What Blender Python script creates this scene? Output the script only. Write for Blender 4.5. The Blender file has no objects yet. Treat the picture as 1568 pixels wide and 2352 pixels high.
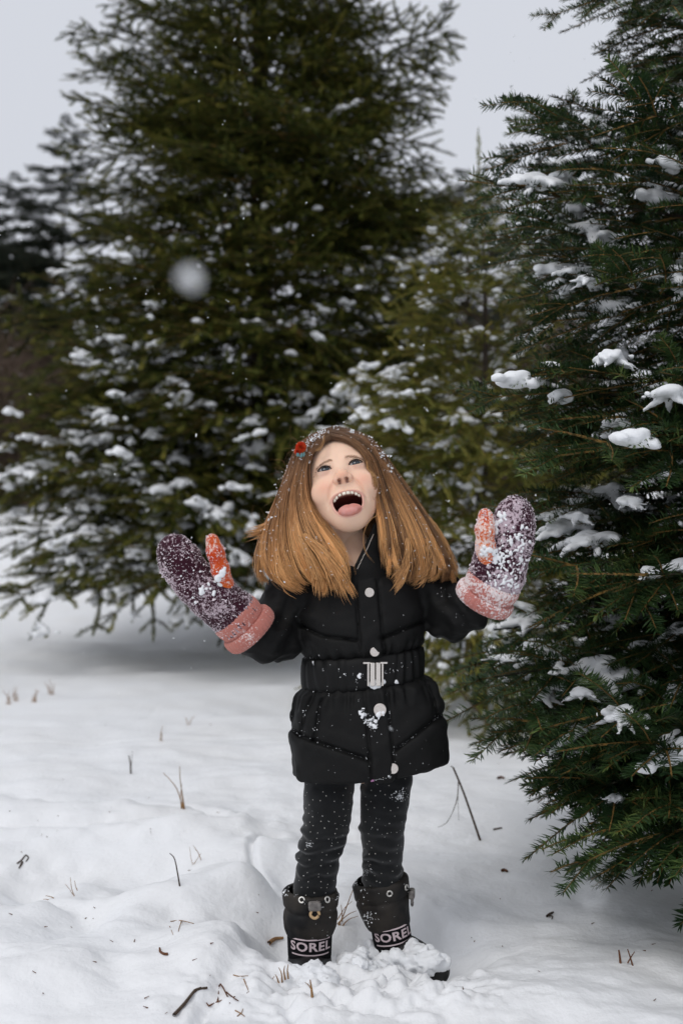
import bpy, math, random
import numpy as np
from mathutils import Vector, Matrix, Euler
from mathutils.bvhtree import BVHTree

# ------------------------------------------------------------------ camera, sky, sun, exposure
BUILD_TREES = True
BUILD_GIRL = True
BUILD_SMALL = True
scene = bpy.context.scene
CAM_Z = 0.94          # lens height above the ground the child stands on
FPX = 2613.0          # focal length measured in 1/2352 of the picture height
cam_data = bpy.data.cameras.new('camera')
cam = bpy.data.objects.new('camera', cam_data)
scene.collection.objects.link(cam)
cam.location = (0, 0, CAM_Z)
cam.rotation_euler = (math.radians(90), 0, 0)
cam_data.sensor_fit = 'VERTICAL'
cam_data.sensor_height = 36.0
cam_data.lens = 40.0
cam_data.clip_start = 0.05
cam_data.clip_end = 500.0
cam_data.dof.use_dof = True
cam_data.dof.focus_distance = 2.24
cam_data.dof.aperture_fstop = 3.0
scene.camera = cam

SUN_EL, SUN_ROT = math.radians(52), math.radians(218)
world = bpy.data.worlds.new('World')
scene.world = world
world.use_nodes = True
wn, wl = world.node_tree.nodes, world.node_tree.links
wn.clear()
w_out = wn.new('ShaderNodeOutputWorld')
w_bg = wn.new('ShaderNodeBackground')
w_sky = wn.new('ShaderNodeTexSky')
w_sky.sky_type = 'NISHITA'
w_sky.sun_disc = False
w_sky.sun_elevation = SUN_EL
w_sky.sun_rotation = SUN_ROT
w_sky.dust_density = 6.0
w_sky.air_density = 1.0
# the closed cloud deck of a snowing sky: even, only a little brighter towards the zenith
w_geo = wn.new('ShaderNodeNewGeometry')
w_sep = wn.new('ShaderNodeSeparateXYZ')
w_map = wn.new('ShaderNodeMapRange')
w_map.inputs['From Min'].default_value = 0.0
w_map.inputs['From Max'].default_value = 1.0
w_map.inputs['To Min'].default_value = 6.85
w_map.inputs['To Max'].default_value = 7.5
w_neg = wn.new('ShaderNodeMath'); w_neg.operation = 'MULTIPLY'; w_neg.inputs[1].default_value = -1.0
w_cloud = wn.new('ShaderNodeVectorMath'); w_cloud.operation = 'SCALE'
w_cloud.inputs[0].default_value = (0.95, 0.985, 1.075)
w_mix = wn.new('ShaderNodeMix'); w_mix.data_type = 'RGBA'
w_mix.inputs['Factor'].default_value = 0.97
wl.new(w_geo.outputs['Incoming'], w_sep.inputs[0])
wl.new(w_sep.outputs['Z'], w_neg.inputs[0])
wl.new(w_neg.outputs[0], w_map.inputs['Value'])
wl.new(w_map.outputs['Result'], w_cloud.inputs['Scale'])
wl.new(w_sky.outputs['Color'], w_mix.inputs['A'])
wl.new(w_cloud.outputs['Vector'], w_mix.inputs['B'])
wl.new(w_mix.outputs['Result'], w_bg.inputs['Color'])
w_bg.inputs['Strength'].default_value = 0.1
wl.new(w_bg.outputs['Background'], w_out.inputs['Surface'])

sun_data = bpy.data.lights.new('sun', 'SUN')
sun_data.energy = 1.05
sun_data.angle = math.radians(35)
sun_data.color = (1.0, 0.97, 0.93)
sun = bpy.data.objects.new('sun', sun_data)
scene.collection.objects.link(sun)
sun.rotation_euler = (math.radians(38), 0, math.radians(-38))   # high, from behind and left of the lens
sun.location = (0, 0, 12)

scene.view_settings.view_transform = 'Standard'
scene.view_settings.look = 'None'
scene.view_settings.exposure = 0.0
scene.view_settings.gamma = 1.0
scene.view_settings.use_curve_mapping = False
scene.render.engine = 'CYCLES'
scene.cycles.use_denoising = True
scene.cycles.max_bounces = 4
scene.cycles.diffuse_bounces = 3
scene.cycles.use_adaptive_sampling = True
scene.cycles.adaptive_threshold = 0.02
scene.cycles.glossy_bounces = 2
scene.cycles.transmission_bounces = 2
scene.cycles.transparent_max_bounces = 4

# ------------------------------------------------------------------ helpers
COL = scene.collection
def P(px, py, Y):
    """point at distance Y in front of the lens, from picture coordinates 1568 x 2352"""
    return np.array([(px - 784.0) / FPX * Y, Y, CAM_Z + (1176.0 - py) / FPX * Y])

def link(o, parent=None, loc=None):
    COL.objects.link(o)
    if parent is not None:
        o.parent = parent
        if loc is None and parent.type == 'EMPTY':
            o.matrix_parent_inverse = Matrix.Translation(-parent.location)
    if loc is not None:
        o.location = loc
    return o

def mesh_data(name, verts, faces, mats, smooth=True, face_mat=None, attrs=None):
    """faces: (n,3) or (n,4) int array, or a list of such arrays"""
    verts = np.asarray(verts, np.float32)
    if not isinstance(faces, (list, tuple)): faces = [faces]
    faces = [np.asarray(f, np.int32) for f in faces if len(f)]
    me = bpy.data.meshes.new(name)
    me.vertices.add(len(verts))
    me.vertices.foreach_set('co', verts.ravel())
    nl = sum(f.size for f in faces); nf = sum(len(f) for f in faces)
    me.loops.add(nl)
    me.loops.foreach_set('vertex_index', np.concatenate([f.ravel() for f in faces]))
    me.polygons.add(nf)
    starts, s = [], 0
    for f in faces:
        starts.append(s + np.arange(len(f)) * f.shape[1]); s += f.size
    me.polygons.foreach_set('loop_start', np.concatenate(starts).astype(np.int32))
    me.polygons.foreach_set('use_smooth', np.full(nf, smooth))
    for m in (mats if isinstance(mats, (list, tuple)) else [mats]): me.materials.append(m)
    if face_mat is not None: me.polygons.foreach_set('material_index', np.asarray(face_mat, np.int32))
    for k, a in (attrs or {}).items():
        a = np.asarray(a, np.float32)
        if a.ndim == 1:
            me.attributes.new(k, 'FLOAT', 'POINT').data.foreach_set('value', a)
        else:
            if a.shape[1] == 3: a = np.hstack([a, np.ones((len(a), 1), np.float32)])
            me.attributes.new(k, 'FLOAT_COLOR', 'POINT').data.foreach_set('color', a.ravel())
    me.update(calc_edges=True)
    return me

def mk(name, verts, faces, mats, parent=None, **kw):
    return link(bpy.data.objects.new(name, mesh_data(name, verts, faces, mats, **kw)), parent)

def empty(name, loc):
    o = bpy.data.objects.new(name, None)
    o.empty_display_size = 0.1
    COL.objects.link(o); o.location = tuple(float(c) for c in loc)
    return o

def tag(o, label=None, cat=None, group=None, kind=None):
    if label: o['label'] = label
    if cat: o['category'] = cat
    if group: o['group'] = group
    if kind: o['kind'] = kind
    return o

# --- materials
def mat(name, col=(0.5, 0.5, 0.5), rough=0.8, spec=0.3, attr=None, noise=None, bump=None, sss=None, sheen=0.0, metal=0.0, ramp=None):
    """attr: colour attribute; noise: (scale, other colour, amount, detail); ramp: (attr, [(pos, col)...]); bump: (scale, strength)"""
    m = bpy.data.materials.new(name); m.use_nodes = True
    nt = m.node_tree; N, Lk = nt.nodes, nt.links
    b = N['Principled BSDF']
    b.inputs['Base Color'].default_value = (*col, 1); b.inputs['Roughness'].default_value = rough
    b.inputs['Specular IOR Level'].default_value = spec; b.inputs['Metallic'].default_value = metal
    if sheen:
        b.inputs['Sheen Weight'].default_value = sheen; b.inputs['Sheen Roughness'].default_value = 0.5
    src = None
    if attr:
        a = N.new('ShaderNodeAttribute'); a.attribute_name = attr; src = a.outputs['Color']
    if ramp:
        a = N.new('ShaderNodeAttribute'); a.attribute_name = ramp[0]
        r = N.new('ShaderNodeValToRGB'); cr = r.color_ramp
        cr.elements[0].position, cr.elements[0].color = ramp[1][0][0], (*ramp[1][0][1], 1)
        cr.elements[1].position, cr.elements[1].color = ramp[1][-1][0], (*ramp[1][-1][1], 1)
        for p, c in ramp[1][1:-1]:
            e = cr.elements.new(p); e.color = (*c, 1)
        Lk.new(a.outputs['Fac'], r.inputs['Fac']); src = r.outputs['Color']
    tc = N.new('ShaderNodeTexCoord')
    if noise:
        t = N.new('ShaderNodeTexNoise'); t.inputs['Scale'].default_value = noise[0]; t.inputs['Detail'].default_value = noise[3] if len(noise) > 3 else 4
        Lk.new(tc.outputs['Object'], t.inputs['Vector'])
        mr = N.new('ShaderNodeMapRange'); mr.inputs['From Min'].default_value = 0.38; mr.inputs['From Max'].default_value = 0.66
        mr.inputs['To Max'].default_value = noise[2]
        Lk.new(t.outputs['Fac'], mr.inputs['Value'])
        mx = N.new('ShaderNodeMix'); mx.data_type = 'RGBA'
        mx.inputs['A'].default_value = (*col, 1); mx.inputs['B'].default_value = (*noise[1], 1)
        if src: Lk.new(src, mx.inputs['A'])
        Lk.new(mr.outputs['Result'], mx.inputs['Factor']); src = mx.outputs['Result']
    if src: Lk.new(src, b.inputs['Base Color'])
    if bump:
        t2 = N.new('ShaderNodeTexNoise'); t2.inputs['Scale'].default_value = bump[0]; t2.inputs['Detail'].default_value = 5
        Lk.new(tc.outputs['Object'], t2.inputs['Vector'])
        bp = N.new('ShaderNodeBump'); bp.inputs['Strength'].default_value = bump[1]; bp.inputs['Distance'].default_value = bump[2] if len(bump) > 2 else 0.01
        Lk.new(t2.outputs['Fac'], bp.inputs['Height']); Lk.new(bp.outputs['Normal'], b.inputs['Normal'])
    if sss:
        b.inputs['Subsurface Weight'].default_value = sss[0]
        b.inputs['Subsurface Radius'].default_value = sss[1]; b.inputs['Subsurface Scale'].default_value = sss[2]
    return m

# --- numeric tools
def _hash(ix, iy, iz, seed):
    h = ix * np.uint32(73856093) ^ iy * np.uint32(19349663) ^ iz * np.uint32(83492791) ^ np.uint32((seed * 2654435761) & 0xFFFFFFFF)
    h = (h ^ (h >> np.uint32(13))) * np.uint32(1274126177)
    h = h ^ (h >> np.uint32(16))
    return (h & np.uint32(0xFFFF)).astype(np.float32) * np.float32(1 / 65535.0)

def vnoise(x, y, z=None, seed=1):
    x, y = np.asarray(x, np.float32), np.asarray(y, np.float32)
    z = np.zeros((1,) * x.ndim, np.float32) if z is None else np.asarray(z, np.float32)
    fx, fy, fz = np.floor(x), np.floor(y), np.floor(z)
    tx, ty, tz = x - fx, y - fy, z - fz
    tx, ty, tz = [t * t * (3 - 2 * t) for t in (tx, ty, tz)]
    ix, iy, iz = [f.astype(np.int32).astype(np.uint32) for f in (fx, fy, fz)]
    o = 0
    flat = z.size == 1
    for dx in (0, 1):
        for dy in (0, 1):
            for dz in ((0,) if flat else (0, 1)):
                w = (tx if dx else 1 - tx) * (ty if dy else 1 - ty) * (tz if dz else 1 - tz)
                o = o + w * _hash(ix + np.uint32(dx), iy + np.uint32(dy), iz + np.uint32(dz), seed)
    return o * 2 - 1

def fbm(x, y, z=None, seed=1, octv=4):
    a, s, o = 1.0, 1.0, 0
    for k in range(octv):
        o = o + a * vnoise(x * s, y * s, None if z is None else z * s, seed + 17 * k); a *= 0.5; s *= 2.03
    return o

def smin(a, b, k):
    h = np.clip(0.5 + 0.5 * (b - a) / k, 0, 1)
    return b + (a - b) * h - k * h * (1 - h)
def smax(a, b, k): return -smin(-a, -b, k)
def s_ell(G, c, r):
    q = [(G[i] - c[i]) / r[i] for i in range(3)]
    k0 = np.sqrt(q[0]**2 + q[1]**2 + q[2]**2); k1 = np.sqrt((q[0]/r[0])**2 + (q[1]/r[1])**2 + (q[2]/r[2])**2) + 1e-9
    return k0 * (k0 - 1) / k1
def s_cap(G, a, b, ra, rb):
    a, b = np.asarray(a, float), np.asarray(b, float); ab = b - a; L2 = float(ab @ ab) + 1e-12
    t = np.clip(((G[0]-a[0])*ab[0] + (G[1]-a[1])*ab[1] + (G[2]-a[2])*ab[2]) / L2, 0, 1)
    return np.sqrt((G[0]-a[0]-t*ab[0])**2 + (G[1]-a[1]-t*ab[1])**2 + (G[2]-a[2]-t*ab[2])**2) - (ra + (rb - ra) * t)
def s_chain(G, pts, k):
    d = None
    for (a, ra), (b, rb) in zip(pts[:-1], pts[1:]):
        e = s_cap(G, a, b, ra, rb); d = e if d is None else smin(d, e, k)
    return d
def grid(lo, hi, h):
    ax = [np.arange(lo[i], hi[i] + h, h, dtype=np.float32) for i in range(3)]
    return np.meshgrid(*ax, indexing='ij')
def nets(v, lo, h):
    """naive surface nets: quads on the zero level of v"""
    s = v < 0
    nx, ny, nz = v.shape
    cnt = np.zeros((nx-1, ny-1, nz-1), np.int8)
    for i in (0, 1):
        for j in (0, 1):
            for k in (0, 1): cnt += s[i:nx-1+i, j:ny-1+j, k:nz-1+k]
    act = (cnt > 0) & (cnt < 8)
    ci = np.argwhere(act)
    idx = np.full(act.shape, -1, np.int64); idx[act] = np.arange(len(ci))
    acc = np.zeros((len(ci), 3)); n = np.zeros(len(ci))
    for ax in range(3):
        o1, o2 = [a for a in range(3) if a != ax]
        for p in (0, 1):
            for q in (0, 1):
                c0 = ci.copy(); c0[:, o1] += p; c0[:, o2] += q
                c1 = c0.copy(); c1[:, ax] += 1
                a = v[c0[:, 0], c0[:, 1], c0[:, 2]]; b = v[c1[:, 0], c1[:, 1], c1[:, 2]]
                m = (a < 0) != (b < 0)
                t = a[m] / (a[m] - b[m])
                pt = c0[m].astype(float); pt[:, ax] += t
                acc[m] += pt; n[m] += 1
    verts = acc / np.maximum(n, 1)[:, None] * h + np.asarray(lo, float)
    quads = []
    for ax in range(3):
        o1, o2 = (ax + 1) % 3, (ax + 2) % 3
        sl = [slice(None)] * 3; sl2 = [slice(None)] * 3
        sl[ax] = slice(0, -1); sl2[ax] = slice(1, None)
        a, b = s[tuple(sl)], s[tuple(sl2)]
        e = np.argwhere(a != b)
        e = e[(e[:, o1] > 0) & (e[:, o2] > 0) & (e[:, o1] < v.shape[o1]-1) & (e[:, o2] < v.shape[o2]-1)]
        flip = a[e[:, 0], e[:, 1], e[:, 2]]
        def cell(d1, d2):
            c = e.copy(); c[:, o1] += d1; c[:, o2] += d2
            return idx[c[:, 0], c[:, 1], c[:, 2]]
        q = np.stack([cell(-1, -1), cell(0, -1), cell(0, 0), cell(-1, 0)], 1)
        q[~flip] = q[~flip][:, ::-1]
        quads.append(q)
    return verts, np.concatenate(quads)
def relax(v, quads, it=1, f=0.5):
    for _ in range(it):
        acc = np.zeros_like(v); n = np.zeros(len(v))
        for a, b in ((0, 1), (1, 2), (2, 3), (3, 0)):
            np.add.at(acc, quads[:, a], v[quads[:, b]]); np.add.at(acc, quads[:, b], v[quads[:, a]])
            np.add.at(n, quads[:, a], 1); np.add.at(n, quads[:, b], 1)
        v = v * (1 - f) + f * acc / np.maximum(n, 1)[:, None]
    return v
def bvh_of(v, f): return BVHTree.FromPolygons([tuple(p) for p in v], [tuple(int(i) for i in q) for q in f])
CAM = np.array([0, 0, CAM_Z])
def hit(bvh, px, py):
    d = P(px, py, 1.0) - CAM
    r = bvh.ray_cast(Vector(CAM), Vector(d).normalized())
    return (np.array(r[0]), np.array(r[1])) if r[0] is not None else (None, None)

def tubes(lines, radii, n=3, cap=False):
    """lines: list of (k,3); radii: list of (k,) -> verts, quads"""
    V, F, base = [], [], 0
    ang = np.arange(n) * 2 * math.pi / n
    ca, sa = np.cos(ang), np.sin(ang)
    for pts, r in zip(lines, radii):
        pts = np.asarray(pts, float); k = len(pts)
        t = np.gradient(pts, axis=0); t /= np.linalg.norm(t, axis=1)[:, None] + 1e-12
        ref = np.where(np.abs(t[:, 2:3]) > 0.9, np.array([[1.0, 0, 0]]), np.array([[0, 0, 1.0]]))
        u = np.cross(t, ref); u /= np.linalg.norm(u, axis=1)[:, None] + 1e-12
        w = np.cross(u, t)
        r = np.broadcast_to(np.asarray(r, float), (k,))
        ring = pts[:, None] + r[:, None, None] * (u[:, None] * ca[None, :, None] + w[:, None] * sa[None, :, None])
        V.append(ring.reshape(-1, 3))
        i = np.arange(k - 1)[:, None] * n; j = np.arange(n)[None]; j2 = (j + 1) % n
        F.append((base + np.stack([i + j, i + j2, i + n + j2, i + n + j], -1)).reshape(-1, 4))
        base += k * n
    return np.concatenate(V), np.concatenate(F)
def crom(pts, m):
    """smooth curve through control points, m samples"""
    pts = np.asarray(pts, float)
    p = np.vstack([2 * pts[0] - pts[1], pts, 2 * pts[-1] - pts[-2]])
    t = np.linspace(0, len(pts) - 1 - 1e-6, m); i = t.astype(int); f = (t - i)[:, None]
    a, b, c, d = p[i], p[i+1], p[i+2], p[i+3]
    return 0.5 * (2*b + (c-a)*f + (2*a-5*b+4*c-d)*f**2 + (3*b-a-3*c+d)*f**3)
def box(c, sx, sy, sz, ax=None, bev=0.0):
    """box with chamfered look by two scaled shells; ax: 3 unit axes"""
    ax = np.eye(3) if ax is None else np.asarray(ax)
    e = np.array([[x, y, z] for x in (-1, 1) for y in (-1, 1) for z in (-1, 1)], float)
    if bev <= 0:
        v = e * [sx, sy, sz]
        f = np.array([[0,1,3,2],[4,6,7,5],[0,4,5,1],[2,3,7,6],[0,2,6,4],[1,5,7,3]])
        return np.asarray(c) + v @ ax, f
    m = bmesh_box(sx, sy, sz, bev)
    return np.asarray(c) + m[0] @ ax, m[1]
def bmesh_box(sx, sy, sz, bev):
    G = grid((-sx-bev*2, -sy-bev*2, -sz-bev*2), (sx+bev*2, sy+bev*2, sz+bev*2), min(sx, sy, sz) / 2.5)
    q = [np.maximum(np.abs(g) - s + bev, 0) for g, s in zip(G, (sx, sy, sz))]
    v = np.sqrt(q[0]**2 + q[1]**2 + q[2]**2) - bev
    return nets(v, (-sx-bev*2, -sy-bev*2, -sz-bev*2), min(sx, sy, sz) / 2.5)
def lumps(cs, rs, h, noise=0.35, seed=0, squash=1.25, freq=1.0):
    """metaball lump from centres and radii -> verts, quads"""
    cs, rs = np.asarray(cs, float), np.asarray(rs, float)
    lo = cs.min(0) - rs.max() * 1.6 - 2*h; hi = cs.max(0) + rs.max() * 1.6 + 2*h
    n = np.ceil((hi - lo) / h).astype(int) + 1
    f = np.zeros(n, np.float32)
    for c, r in zip(cs, rs):
        R = r * 1.5
        a = np.maximum(((c - R - lo) / h).astype(int), 0); b = np.minimum(((c + R - lo) / h).astype(int) + 2, n)
        ax = [lo[i] + h * np.arange(a[i], b[i]) - c[i] for i in range(3)]
        d2 = (ax[0][:, None, None]**2 + ax[1][None, :, None]**2 + (ax[2][None, None, :] * squash)**2) / R**2
        f[a[0]:b[0], a[1]:b[1], a[2]:b[2]] += np.clip(1 - d2, 0, 1)**2
    if noise:
        G = np.meshgrid(*[lo[i] + h * np.arange(n[i]) for i in range(3)], indexing='ij')
        k = freq / rs.mean() / 1.3
        f = f * (1 + noise * fbm(G[0]*k, G[1]*k, G[2]*k, seed + 5, 3))
    return nets(0.31 - f, lo, h)
def join(parts):
    V, F, b = [], [], 0
    for v, f in parts:
        V.append(np.asarray(v)); F.append(np.asarray(f) + b); b += len(v)
    return np.concatenate(V), np.concatenate(F)

# ------------------------------------------------------------------ the snow-covered ground
M_SNOW = mat('snow', (0.84, 0.855, 0.875), 0.85, 0.15, bump=(160, 0.25, 0.004))
M_SNOWG = mat('ground_snow', (0.84, 0.852, 0.87), 0.85, 0.15, noise=(3.0, (0.80, 0.80, 0.80), 0.5), bump=(70, 0.35, 0.008))
GBUMPS = [  # px, py on the picture, distance, height, sigma x, sigma y : trodden pits and heaped edges
    (640, 2150, 2.42, -0.055, 0.05, 0.16), (800, 2170, 2.38, -0.05, 0.07, 0.09), (985, 2150, 2.40, -0.045, 0.09, 0.09), (1040, 2200, 2.30, -0.03, 0.06, 0.06),
    (720, 0, 2.27, -0.035, 0.07, 0.09), (890, 0, 2.33, -0.04, 0.08, 0.08),
    (560, 0, 2.20, 0.045, 0.10, 0.13), (480, 0, 2.6, 0.035, 0.16, 0.12), (330, 0, 2.35, 0.03, 0.2, 0.15),
    (830, 0, 2.06, 0.008, 0.05, 0.04), (930, 0, 2.04, 0.010, 0.06, 0.05), (1030, 0, 2.10, 0.012, 0.07, 0.05), (640, 0, 2.05, 0.012, 0.05, 0.05), (790, 0, 2.12, -0.012, 0.22, 0.08), (822, 0, 2.23, 0.026, 0.03, 0.05), (855, 0, 2.19, 0.016, 0.05, 0.04), (716, 0, 2.15, 0.022, 0.035, 0.03), (905, 0, 2.18, 0.008, 0.05, 0.03), (990, 0, 2.2, -0.016, 0.05, 0.05),
    (180, 0, 2.5, -0.04, 0.06, 0.11), (60, 0, 2.75, -0.045, 0.06, 0.12), (270, 0, 2.2, -0.03, 0.07, 0.10), (395, 0, 2.42, -0.03, 0.05, 0.09), (330, 0, 2.75, -0.035, 0.06, 0.10), (520, 0, 2.45, -0.035, 0.05, 0.10), (560, 0, 2.62, 0.03, 0.05, 0.05), (150, 0, 2.15, 0.03, 0.12, 0.07), (1200, 0, 2.6, -0.02, 0.1, 0.12),
    (690, 0, 2.78, -0.03, 0.05, 0.10), (600, 0, 2.95, 0.035, 0.13, 0.07), (450, 0, 3.15, 0.03, 0.2, 0.06), (250, 0, 2.9, -0.03, 0.25, 0.08),
    (120, 0, 3.3, 0.04, 0.3, 0.09), (1300, 0, 2.2, 0.02, 0.2, 0.1), (1180, 0, 2.02, 0.02, 0.12, 0.05), (1080, 0, 2.55, 0.015, 0.12, 0.1)]
def gh(x, y):
    x, y = np.asarray(x, float), np.asarray(y, float)
    h = 0.05 + 0.020 * fbm(x * 0.9 + 3, y * 1.3, None, 3, 2) + 0.016 * fbm(x * 3.1, y * 4.2, None, 9, 3)
    near = np.clip((4.5 - np.hypot(x, y - 1)) / 2, 0, 1)
    h = h + near * 0.0045 * fbm(x * 14, y * 18, None, 21, 3)
    rd = np.abs(vnoise(x * 1.5 + 0.8 * vnoise(x * 2, y * 2, None, 5), y * 2.4 + 9, None, 31))
    h = h - near * 0.022 * np.exp(-(rd / 0.07)**2) * (x < 0.1)      # crusted edges of old tracks
    for px, _, Y, a, sx, sy in GBUMPS:
        cx = (px - 784) / FPX * Y
        d2 = ((x - cx) / sx)**2 + ((y - Y) / sy)**2
        h = h + 1.35 * a * np.exp(-0.5 * d2 * (1 + 0.35 * vnoise(x * 22, y * 22, None, 77)))
    # loose, kicked-up snow round the boots
    kick = np.exp(-0.5 * (((x - 0.05) / 0.13)**2 + ((y - 2.17) / 0.085)**2)) + 0.6 * np.exp(-0.5 * (((x - 0.02) / 0.2)**2 + ((y - 2.03) / 0.06)**2))
    cr = np.abs(fbm(x * 19, y * 24, None, 61, 3)); cr2 = fbm(x * 62, y * 70, None, 63, 3)
    h = h + kick * (0.034 * (cr - 0.36) + 0.0055 * cr2)
    rise = np.clip((y - 7.6) / 8, 0, 1)
    h = h + 1.25 * rise * rise * (3 - 2 * rise) + np.clip(y - 15.6, 0, 60) * 0.02
    return h
def axis(a, b, s0, grow, smax_):
    o, s, p = [a], s0, a
    while p < b:
        p += s; o.append(p); s = min(s * grow, smax_)
    return np.array(o)
gy = np.concatenate([np.arange(-6, 1.4, 0.35), axis(1.4, 1.93, 0.013, 1.0, 0.013), axis(1.945, 2.44, 0.0055, 1.0, 0.0055), axis(2.455, 4.2, 0.013, 1.0, 0.013), axis(4.22, 70, 0.016, 1.035, 3.0)])
gxh = np.concatenate([np.arange(0, 0.30, 0.0055), np.arange(0.305, 1.35, 0.013), axis(1.36, 45, 0.015, 1.05, 3.0)])
gx = np.concatenate([-gxh[:0:-1], gxh])
GX, GY = np.meshgrid(gx, gy, indexing='ij')
GZ = gh(GX, GY)
nxg, nyg = GX.shape
ii = np.arange(nxg - 1)[:, None] * nyg; jj = np.arange(nyg - 1)[None]
gq = np.stack([ii + jj, ii + nyg + jj, ii + nyg + jj + 1, ii + jj + 1], -1).reshape(-1, 4)
ground = mk('snow_ground', np.stack([GX, GY, GZ], -1).reshape(-1, 3), gq, M_SNOWG)
tag(ground, 'white trodden snow covering the clearing', None, kind='structure')
def gz(x, y): return float(gh(np.array([x]), np.array([y]))[0])

def islands(v, f):
    """split a mesh into its separate pieces"""
    lab = np.arange(len(v))
    while True:
        m = lab[f].min(1); new = lab.copy()
        for k in range(f.shape[1]): np.minimum.at(new, f[:, k], m)
        new = new[new]
        if (new == lab).all(): break
        lab = new
    out = []
    for l in np.unique(lab[f[:, 0]]):
        ff = f[lab[f[:, 0]] == l]; ids = np.unique(ff)
        if len(ids) < 24: continue
        mp = np.zeros(len(v), np.int64); mp[ids] = np.arange(len(ids)); out.append((v[ids], mp[ff]))
    return out
# snow thrown up over and between the boots: loose lumps that belong to the ground
def heap(pts, h, seed, noise=0.5):
    rng = np.random.default_rng(seed)
    cs, rs = [], []
    for px, py, Y, r, n, sp in pts:
        c = P(px, py, Y)
        for _ in range(n):
            cs.append(c + rng.normal(0, sp, 3) * [1, 1, 0.6]); rs.append(r * rng.uniform(0.55, 1.1))
    v, f = lumps(cs, rs, h, noise * 0.5, seed, 1.3, 1.3)
    big = islands(v, f)
    big = [b for b in big if len(b[0]) > 260] or big
    v, f = join(big)
    v = relax(v, f, 2, 0.5)
    k = 1 / 0.011
    nn = np.stack([fbm(v[:, 0] * k, v[:, 1] * k, v[:, 2] * k, s_ + seed, 3) for s_ in (1, 2, 3)], 1)
    v = v + 0.0042 * nn
    o = mk('snow_heap', v, f, M_SNOW, ground)
    return o

# ------------------------------------------------------------------ conifers
def needle_mat(name, cols, rough=0.45, spec=0.4):
    m = mat(name, rough=rough, spec=spec, ramp=('tint', cols))
    return m
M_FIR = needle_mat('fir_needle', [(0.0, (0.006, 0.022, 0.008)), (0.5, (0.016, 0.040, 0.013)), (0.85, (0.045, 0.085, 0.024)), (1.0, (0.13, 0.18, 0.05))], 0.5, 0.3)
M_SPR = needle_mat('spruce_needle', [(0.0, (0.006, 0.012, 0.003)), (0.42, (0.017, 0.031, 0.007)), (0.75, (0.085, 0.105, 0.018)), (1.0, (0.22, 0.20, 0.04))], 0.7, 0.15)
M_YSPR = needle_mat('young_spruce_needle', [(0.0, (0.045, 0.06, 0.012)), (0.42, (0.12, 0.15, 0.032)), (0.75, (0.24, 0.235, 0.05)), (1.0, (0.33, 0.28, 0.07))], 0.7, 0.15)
M_FAR = needle_mat('far_needle', [(0.0, (0.016, 0.024, 0.017)), (0.5, (0.030, 0.042, 0.028)), (1.0, (0.055, 0.066, 0.042))], 0.7, 0.2)
M_TWIG = mat('young_twig_bark', (0.20, 0.115, 0.030), 0.75, 0.2, noise=(60, (0.10, 0.06, 0.03), 0.7))
M_BARK = mat('conifer_bark', (0.045, 0.035, 0.028), 0.9, 0.1, noise=(30, (0.10, 0.08, 0.065), 0.7), bump=(40, 0.8, 0.01))

def grow_bough(L, seed, style):
    """one bough along +X, up +Z: returns twigs [(pts, r0, r1, level)]"""
    rng = np.random.default_rng(seed)
    fir = style == 'fir'
    tw = []
    n = 14; s = np.linspace(0, 1, n)
    droop = rng.uniform(0.10, 0.22) if fir else rng.uniform(0.05, 0.20); up = rng.uniform(0.02, 0.12)
    main = np.stack([L * s, L * 0.04 * np.sin(s * 4 + rng.uniform(0, 6)), L * (-droop * s**2 + up * s**4)], 1)
    tw.append((main, 0.007 * L, 0.0016, 0))
    def at(pts, t):
        f = t * (len(pts) - 1); i = min(int(f), len(pts) - 2); f -= i
        return pts[i] * (1 - f) + pts[i+1] * f, (pts[i+1] - pts[i]) / np.linalg.norm(pts[i+1] - pts[i])
    Z = np.array([0, 0, 1.0])
    def side_twig(base, tan, side, l, ang, lift, k=6, r=0.003):
        lat = np.cross(Z, tan); lat /= np.linalg.norm(lat)
        d = tan * math.cos(ang) + lat * side * math.sin(ang) + Z * lift
        d /= np.linalg.norm(d); t = np.linspace(0, 1, k)[:, None]
        bend = tan * 0.22 + Z * rng.uniform(-0.28, 0.02 if fir else 0.10)
        return base + d * l * t + bend * l * t**2
    sp = 0.105 if fir else 0.14
    x = 0.15
    while x < 0.985:
        for side in (1, -1):
            if rng.random() < 0.12: continue
            l = L * (0.58 * (1 - x) ** 0.85 + 0.10) * rng.uniform(0.7, 1.1) * min(1.0, 0.45 + 2.2 * x)
            b, t = at(main, min(0.999, x + rng.uniform(-0.02, 0.02)))
            pts = side_twig(b, t, side, l, math.radians(rng.uniform(42, 62)), rng.uniform(-0.22, 0.14) if fir else rng.uniform(-0.32, 0.26))
            tw.append((pts, 0.0030, 0.0014, 1))
            y = rng.uniform(0.18, 0.32)
            while y < 0.93 and l > 0.12:
                for s2 in (1, -1):
                    if rng.random() < 0.18: continue
                    l2 = l * (0.55 * (1 - y) + 0.12) * rng.uniform(0.7, 1.15)
                    l2 = min(max(l2, 0.07 if fir else 0.09), 0.24)
                    b2, t2 = at(pts, min(0.999, y))
                    p2 = side_twig(b2, t2, s2, l2, math.radians(rng.uniform(38, 58)), rng.uniform(-0.25, 0.18) if fir else rng.uniform(-0.4, 0.35), 4)
                    tw.append((p2, 0.0018, 0.0011, 2))
                y += (0.095 if fir else 0.115) / l * rng.uniform(0.85, 1.3)
        if rng.random() < 0.45:      # an odd shoot standing up off the bough
            b, t = at(main, min(0.95, x)); l = rng.uniform(0.08, 0.18)
            tw.append((side_twig(b, t, rng.choice([-1, 1]), l, math.radians(rng.uniform(10, 50)), rng.uniform(0.4, 0.9), 4), 0.0018, 0.0011, 2))
        x += sp / L * rng.uniform(0.8, 1.25)
    return tw

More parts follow.
